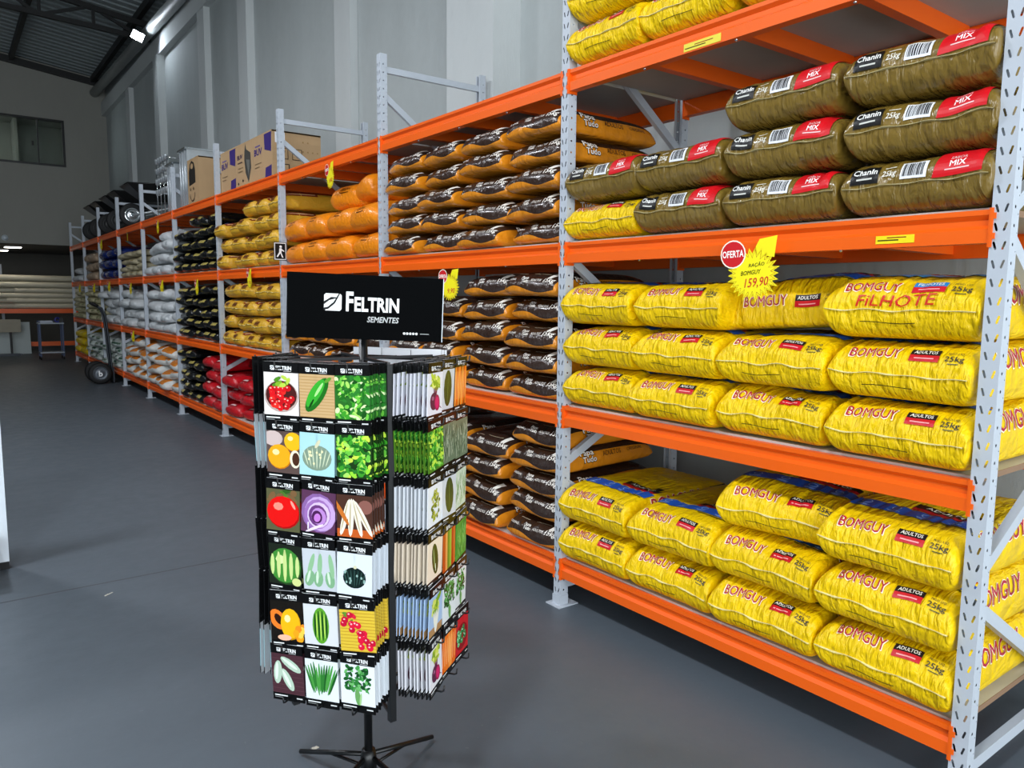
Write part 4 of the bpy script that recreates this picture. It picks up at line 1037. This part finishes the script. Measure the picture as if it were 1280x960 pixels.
# pictogram plate on a post
ex = obj('safety_sign', MB().box((-.055, 0, -.075), (.055, .003, .075)).mesh('safety_sign', 'black'), None, (RX-.012, RY+3*BAY-.0045, 1.84))
d = Draw(); d.rect(-.05, -.07, .05, .07, '#e6eaea'); d.rect(-.043, -.063, .043, .063, '#0c0d0e'); d.ell(.004, .038, .011, .011, '#f0f2f2'); d.poly([(-.008, .024), (.012, .026), (.010, -.014), (.026, -.05), (.014, -.052), (0, -.016), (-.022, -.05), (-.032, -.044), (-.010, -.008)], '#f0f2f2'); d.poly([(.010, .020), (.034, .004), (.032, -.004), (.008, .008)], '#f0f2f2')
obj('pictogram', d.build('pictogram', 'inkmat', lambda x, y, h: (x, -h, y), .0003), ex); tag(ex, 'small black and white pictogram plate on the rack post by orange bags', 'sign')

# ------------------------------------------------------------------ goods on top of the rack
ZT = ZL[3]+.006
def carton(x, y, z, dx, dy, dz, face, lab, side=None):
    """a closed carton: front face towards the aisle"""
    t = tag(empty('cardboard_box', (x, y, z)), lab, 'box', 'cartons on top of the rack')
    MB().box((0, 0, 0), (dx, dy, dz)).build('carton', 'card', t)
    MB().box((-.0012, dy*.0, dz-.012), (dx+.0012, dy, dz+.0012)).build('top_flap', 'card', t)
    obj('front_print', face.build('front_print', 'inkmat', lambda a, b_, h: (-h-.0003, dy-a, b_), .0004), t)
    if side: obj('side_print', side.build('side_print', 'inkmat', lambda a, b_, h: (a, -h-.0003, b_), .0004), t)
def faceP(w, h):
    d = Draw(); pu = '#3a2a6e'
    d.poly([(w*.62, h*.64), (w*.95, h*.55), (w*.98, h), (w*.60, h)], pu); d.poly([(w*.62, 0), (w*.95, 0), (w*.97, h*.27), (w*.66, h*.24)], pu)
    d.text('BUV', w*.28, h*.58, h*.14, pu, .03, w*.42); d.rect(w*.12, h*.76, w*.4, h*.79, '#6a5a8a'); d.rect(w*.1, h*.38, w*.45, h*.40, '#7d664a'); d.rect(w*.1, h*.30, w*.35, h*.32, '#7d664a'); return d
def faceQ(w, h):
    d = Draw(); g = '#45443f'
    d.poly([(w*.52, h*.80), (w*.58, h*.97), (w*.62, h*.83), (w*.86, h*.72), (w*.88, h*.36), (w*.72, h*.06), (w*.56, h*.30), (w*.50, h*.60)], g); d.poly([(w*.60, h*.6), (w*.82, h*.56), (w*.74, h*.2)], '#6a6a64')
    d.text('BUV', w*.24, h*.66, h*.10, '#3a2a4e', .03, w*.32); d.rect(w*.1, h*.56, w*.38, h*.59, '#54423a'); d.rect(w*.1, h*.44, w*.42, h*.46, '#8a7252'); d.rect(w*.1, h*.36, w*.40, h*.38, '#8a7252'); d.ell(w*.12, h*.1, w*.03, h*.03, '#2a2420'); d.ell(w*.4, h*.14, w*.03, h*.03, '#2a2420'); return d
def sideP(w, h):
    d = Draw(); k = '#3c3028'
    d.rect(w*.06, h*.74, w*.26, h*.96, '#e8eaf0'); d.rect(w*.09, h*.88, w*.23, h*.92, '#2a2a3a'); d.rect(w*.09, h*.78, w*.23, h*.80, '#4a4a5a')
    for i in range(2):
        x = w*(.12+.28*i); d.rect(x, h*.40, x+w*.20, h*.64, k); d.rect(x+.006, h*.40+.006, x+w*.20-.006, h*.64-.006, '#b3936c'); d.poly([(x+w*.06, h*.58), (x+w*.14, h*.58), (x+w*.12, h*.48), (x+w*.10, h*.44), (x+w*.08, h*.48)], k)
    d.rect(w*.12, h*.14, w*.34, h*.30, k); d.rect(w*.14, h*.16, w*.32, h*.28, '#b3936c')
    for i in range(14): d.ell(w*(.62+.1*(i % 4)), h*(.2+.2*(i//4)), .008, .008, '#96784f', n=6)
    return d
bxw, bxh = .492, .395
carton(RX+.055, 6.590, ZT, .44, bxw, bxh, faceP(bxw, bxh), 'cardboard box with purple patches and white label nearest the orange bags', sideP(.44, bxh))
carton(RX+.055, 7.086, ZT, .44, bxw, bxh, faceQ(bxw, bxh), 'cardboard box printed with a dark pointed appliance between purple-patched boxes')
carton(RX+.055, 7.582, ZT, .44, bxw, bxh, faceP(bxw, bxh), 'cardboard box with purple patches beside the smiling box')
d = Draw(); w_, h_ = .46, .50
d.poly([(w_*.12, h_*.42), (w_*.12, h_*.72), (w_*.22, h_*.9), (w_*.4, h_*.96), (w_*.6, h_*.9), (w_*.7, h_*.74), (w_*.7, h_*.46)], '#25221f'); d.ell(w_*.41, h_*.84, w_*.12, h_*.06, '#b3936c')
for k in range(14):
    t0, t1 = PI*1.08+k*PI*.84/14, PI*1.08+(k+1)*PI*.84/14
    d.poly([(w_*.42+w_*.26*math.cos(t0), h_*.30+h_*.24*math.sin(t0)), (w_*.42+w_*.26*math.cos(t1), h_*.30+h_*.24*math.sin(t1)), (w_*.42+w_*.235*math.cos(t1), h_*.30+h_*.215*math.sin(t1)), (w_*.42+w_*.235*math.cos(t0), h_*.30+h_*.215*math.sin(t0))], '#2c2622')
d.ell(w_*.28, h_*.34, .012, .02, '#2c2622'); d.ell(w_*.54, h_*.34, .012, .02, '#2c2622')
carton(RX+.055, 8.90, ZT, .40, .46, .50, d, 'cardboard box printed with a dark pot and a smile beside the galvanised bins')
def bin_(x, y, lab, h):
    t = tag(empty('galvanised_bin', (x, y, ZT)), lab, 'bin', 'galvanised bins on top of the rack')
    MB().box((0, 0, 0), (.55, .34, h)).build('body', 'steel', t)
    for k in range(3): MB().tube([(-.006, .06+k*.11, .01), (-.006, .06+k*.11, h-.02)], .010, 6).build('rib', 'steel', t)
    MB().bar((-.01, -.005, h), (-.01, .345, h), .025, .02).bar((-.01, -.005, h), (.55, -.005, h), .02, .02).build('rim', 'chrome', t)
    MB().tube([(.1, -.02, h*.7), (.1, -.05, h*.75), (.25, -.05, h*.75), (.25, -.02, h*.7)], .006, 6).build('handle', 'chrome', t)
bin_(RX+.07, 9.43, 'galvanised sheet metal bin directly beside the smiling cardboard box', .66)
bin_(RX+.07, 10.06, 'galvanised sheet metal bin beside the wire bottle rack', .58)
cg = tag(empty('wire_rack', (RX+.18, 10.86, ZT)), 'chrome wire rack of small cups standing beside the galvanised bins', 'rack')
for y in (0, .2, .4, .6):
    for x in (0, .3): MB().tube([(x, y, 0), (x, y, .78)], .007, 6).build('rod', 'chrome', cg)
for z in (.36, .5, .64, .77):
    MB().tube([(0, 0, z), (0, .6, z), (.3, .6, z), (.3, 0, z), (0, 0, z)], .005, 6).build('shelf_wire', 'chrome', cg)
    for k in range(5): MB().lathe([(0, z-.03), (.028, z-.03), (.036, z+.035)], 10, Matrix.Translation((.0, .05+k*.125, 0))).build('cup', 'steel', cg)
def barrow(loc, rz, lab, tray='black', rim='rubber'):
    t = tag(empty('wheelbarrow', loc, rz), lab, 'wheelbarrow', 'black wheelbarrows on top of the rack')
    # wheel at the -y end, axle along x
    ax = Matrix.Translation((0, 0, .18)) @ Matrix.Rotation(PI/2, 4, 'Y')
    wl = MB().lathe([(.11, -.035), (.165, -.04), (.18, -.02), (.18, .02), (.165, .04), (.11, .035)], 26, ax).build('wheel', 'rubber', t)
    MB().lathe([(0, -.03), (.03, -.05), (.04, -.02), (.09, -.025), (.118, -.036), (.118, .036), (.09, .025), (.04, .02), (.03, .05), (0, .03)], 22, ax).build('rim', rim, wl)
    for s_ in (-1, 1):
        MB().tube([(s_*.06, 0, .18), (s_*.13, .25, .24), (s_*.22, .70, .36), (s_*.24, .80, .38)], .016, 8).build('handle', 'steel', t)
        MB().tube([(s_*.20, .52, .31), (s_*.22, .58, .012), (s_*.22, .70, .012), (s_*.22, .72, .36)], .012, 8).build('leg', 'steel', t)
    b0 = [(-.14, .20, .38), (.14, .20, .38), (.16, .56, .40), (-.16, .56, .40)]; b1 = [(-.30, -.10, .62), (.30, -.10, .62), (.33, .76, .66), (-.33, .76, .66)]
    inn = [(x*.96, y+.01, z-.0) for x, y, z in b1]; inb = [(x*.95, y, z+.012) for x, y, z in b0]
    MB().add(b0+b1+inn+inb, [(3, 2, 1, 0)]+[(k, (k+1) % 4, 4+(k+1) % 4, 4+k) for k in range(4)]+[(4+k, 4+(k+1) % 4, 8+(k+1) % 4, 8+k) for k in range(4)]+[(8+k, 8+(k+1) % 4, 12+(k+1) % 4, 12+k) for k in range(4)]+[(12, 13, 14, 15)]).build('tray', tray, t)
    MB().tube([(s, y, z+.006) for s, y, z in b1]+[(b1[0][0], b1[0][1], b1[0][2]+.006)], .010, 6).build('tray_rim', tray, t)
for y, lab in ((12.90, 'black wheelbarrow with a silver rimmed wheel over the beige bags'), (14.02, 'black wheelbarrow over the dark blue bags, next to the silver wheeled one'), (14.82, 'black wheelbarrow over the dark blue bags, away from the silver wheeled one'),
               (15.85, 'black wheelbarrow over the tan bags, nearer the blue bags'), (16.62, 'black wheelbarrow over the tan bags, at the far end')):
    barrow((RX+.12, y, ZT), math.radians(-90), lab, rim='chrome' if y < 13 else 'blackmat')

# ------------------------------------------------------------------ hand truck by the rack
ht = tag(empty('hand_truck', (2.03, 14.0, 0)), 'dark steel hand truck with two rubber wheels by the lowest shelf', 'hand truck')
M['rimgrey'] = mat('wheel_rim_grey', '#5f666e', .4, .3)
M['htsteel'] = mat('dark_tube', '#3c4046', .4, .6)
for yy in (-.02, .36):
    ax = Matrix.Translation((0, yy, .178)) @ Matrix.Rotation(PI/2, 4, 'X')
    wl = MB().lathe([(.10, -.04), (.150, -.05), (.176, -.028), (.178, 0), (.176, .028), (.150, .05), (.10, .04)], 30, ax).build('wheel', 'rubber', ht)
    MB().lathe([(0, .045), (.04, .045), (.05, .03), (.10, .036), (.112, .045), (.112, -.045), (.10, -.036), (0, -.036)], 26, ax).build('rim', 'rimgrey', wl)
    d = Draw(); d.text('b', 0, -.045, .09, '#f2f4f4', .03)
    obj('rim_letter', d.build('rim_letter', 'inkmat', lambda x, y, h, q=yy: (x, q-.047-h, y+.178), .0003), wl)
MB().tube([(0, -.02, .178), (0, .36, .178)], .012, 10).build('axle', 'htsteel', ht)
for yy in (.06, .28):
    MB().tube([(.20, yy, .02), (.19, yy, .25), (.15, yy, .9), (.13, yy, 1.12), (.08, yy, 1.24), (-.04, yy, 1.315)], .017, 8).build('side_tube', 'htsteel', ht)
    MB().tube([(.03, yy, 1.275), (-.06, yy, 1.327)], .022, 8).build('grip', 'rubber', ht)
    MB().tube([(0, yy, .178), (.19, yy, .30)], .012, 6).tube([(0, yy, .178), (.2, yy, .12)], .012, 6).build('axle_bracket', 'htsteel', ht)
for z in (.35, .62, .9): MB().bar((.15+.06*(1-z), .06, z), (.15+.06*(1-z), .28, z), .012, .04).build('cross_strap', 'htsteel', ht)
MB().box((.195, .0, 0), (.212, .34, .26)).box((.195, .0, 0), (.30, .34, .008)).build('toe_plate', 'htsteel', ht)

# ------------------------------------------------------------------ trolley and things at the far end
M['trolley'] = mat('blue_grey_steel', '#3d4a66', .45, .3)
M['shelfw'] = mat('grey_laminate', '#aab2ba', .5)
tr = tag(empty('trolley', (1.94, 19.9, 0)), 'small steel trolley table with a lower shelf before the pipes', 'trolley')
for x in (-.22, .22):
    for y in (-.17, .17):
        lg = MB().bar((x, y, .07), (x, y, .86 if y > 0 else .84), .03, .03).build('leg', 'trolley', tr)
        MB().lathe([(0, -.012), (.03, -.012), (.034, 0), (.03, .012), (0, .012)], 14, Matrix.Translation((x, y, .034)) @ Matrix.Rotation(PI/2, 4, 'Y')).build('caster', 'rubber', lg)
MB().box((-.25, -.20, .80), (.25, .20, .825)).build('table_top', 'shelfw', tr); MB().box((-.235, -.19, .15), (.235, .19, .175)).build('lower_shelf', 'shelfw', tr)
MB().bar((-.24, .18, .86), (.24, .18, .86), .02, .02).build('rear_rail', 'trolley', tr)
pg = tag(empty('paper_stack', (1.84, 19.88, .826)), 'stack of white papers on the trolley table', 'papers')
for k in range(4): MB().box((-.13+.01*k, -.12, .011*k), (.15-.008*k, .12, .011*k+.010)).build('sheet_bundle', mat('paper', '#c9cfdc', .8, var=.03) if k == 0 else bpy.data.materials['paper'], pg)
tp = tag(empty('tape_dispenser', (2.07, 19.80, .826)), 'dark blue tape roll with black holder on the trolley', 'tape dispenser')
MB().lathe([(.03, -.03), (.06, -.03), (.062, .03), (.03, .03), (.03, -.03)], 20, Matrix.Translation((0, 0, .063)) @ Matrix.Rotation(PI/2, 4, 'X')).build('tape_roll', mat('blue_tape', '#20288a', .3), tp)
MB().box((.03, -.035, 0), (.12, .035, .09)).box((.05, -.03, .09), (.1, .03, .12)).build('holder', 'blackmat', tp)
# pipe rack
YP = 22.25
pr = tag(empty('pipe_rack', (1.2, YP, 0)), 'orange beamed pipe rack along the back under the mezzanine', 'rack')
for x in (-.9, .05, 1.98): MB().box((x-.03, .9, 0), (x+.03, .98, 2.2)).build('upright_post', 'post', pr)
for z, x0 in ((1.04, -.95), (.22, -.95)):
    MB().box((x0, .02, z-.055), (2.05, .06, z+.055)).build('beam', 'orange', pr)
    for x in (-.9, .05, 1.98): MB().box((x-.025, .06, z-.03), (x+.025, .9, z+.045)).build('arm', 'orange', pr)
lay = [(1.165, 4, .068), (1.30, 4, .064), (1.425, 4, .062), (1.55, 4, .062), (1.69, 3, .075), (1.85, 3, .075)]
ln = 0
for li, (z, n, r0) in enumerate(lay):
    for k in range(n):
        xs = .25 if (li+k) % 3 else 1.47
        if k == 0: xs = [1.46, 1.30, .2, 1.47, .2, .2][li]
        xe = 3.30
        o = MB().tube([(xs, YP+.09+k*r0*2.05, z), (xe, YP+.09+k*r0*2.05, z)], r0, 14, cap=False).tube([(xs+.001, YP+.09+k*r0*2.05, z), (xe, YP+.09+k*r0*2.05, z)], r0*.9, 14, cap=False).build('pvc_pipe', 'pvc')
        tag(o, 'long cream plastic pipe, %s layer, %s back from the aisle side' % (LAYER[li], ORD[k]), 'pipe', 'plastic pipes on the pipe rack')
# side cheeks that keep the pipes in place are the rack posts; profiles in a pile lower down
M['prof'] = mat('beige_profile', '#a39a86', .5)
tb = tag(empty('trestle', (.95, 21.75, 0)), 'low steel trestle carrying a pile of beige profiles', 'trestle')
for x in (-.5, .35):
    MB().bar((x, -.18, .53), (x, .18, .53), .04, .04).build('top_bar', 'blackmat', tb)
    for y in (-.17, .17): MB().bar((x, y, 0), (x, y, .53), .03, .03).build('leg', 'blackmat', tb)
for k in range(9):
    li, c = divmod(k, 3)
    o = MB().box((.1+.03*((k*7) % 3), 21.59+c*.11, .551+li*.10), (1.50-.05*((k*5) % 3), 21.69+c*.11, .64+li*.10)).box((.1+.03*((k*7) % 3), 21.60+c*.11, .64+li*.10), (1.50-.05*((k*5) % 3), 21.615+c*.11, .65+li*.10)).build('plastic_profile', 'prof')
    tag(o, 'beige plastic profile, %s layer, %s from the aisle on the trestle' % (LAYER[li], ORD[c]), 'profile', 'beige profiles on the trestle')
wb = MB().box((-.70, 0, 0), (.70, .015, .78)).build('white_board', mat('white_panel', '#a9b4b4', .4, var=.03), None, (1.02, 22.02, 0)); wb.rotation_euler.x = math.radians(-8); tag(wb, 'plain white panel leaning upright below the pipes', 'panel')
for k in range(2):
    o = MB().box((0, 0, 0), (1.45, .05, .045)).box((1.45, .012, .01), (1.5, .038, .035)).build('steel_bar', 'htsteel', None, (0, 21.86, .0+.0)); o.location = (0.0, 21.45+.09*k, 0)
    tag(o, 'dark steel bar lying on the floor, %s' % ('nearer the trolley' if k == 0 else 'nearer the white panel'), 'bar', 'steel bars on the floor')
# ------------------------------------------------------------------ white gondola shelf at the aisle's other side
gd = tag(empty('gondola_shelf', (.182, 4.80, 0)), 'white perforated gondola shelf end with black foot beside the aisle', 'shelf')
MB().box((-.03, -.03, .04), (.03, .03, 1.9)).build('upright_post', 'white', gd); MB().box((-.02, -.035, 0), (.028, .035, .04)).build('foot', 'rubber', gd)
pc, pf = sheet_with_holes(.05, .05, [disc(.025, .025, .006)]); pm = MB()
for i in range(16):
    for j in range(36): pm.add([(-.035-.05*(i+1)+a, -.01, .1+.05*j+b_) for a, b_ in pc], pf)
pm.build('perforated_panel', 'white', gd)
MB().box((-.85, -.42, .16), (-.031, .0, .19)).box((-.85, -.44, .13), (-.031, -.42, .20)).build('base_shelf', 'white', gd)
MB().box((-.91, -.03, .04), (-.85, .03, 1.9)).build('upright_post', 'white', gd); MB().box((-.90, -.035, 0), (-.855, .035, .04)).build('foot', 'rubber', gd)
# scraps on the floor
M['scrap'] = mat('paper_scrap', '#c8c4b8', .8)
for (x, y, l, wd, rz, lab) in ((.893, 2.245, .022, .014, .3, 'small torn paper scrap on the floor beside the display stand'), (.577, 4.067, .05, .006, .7, 'thin white sliver on the floor in the open aisle')):
    o = MB().box((-l/2, -wd/2, 0), (l/2, wd/2, .0015)).box((-l/2, -wd/2, .0015), (-l*.1, wd/2, .004)).build('paper_scrap', 'scrap', None, (x, y, .0005), rz); tag(o, lab, 'scrap', 'scraps on the floor')
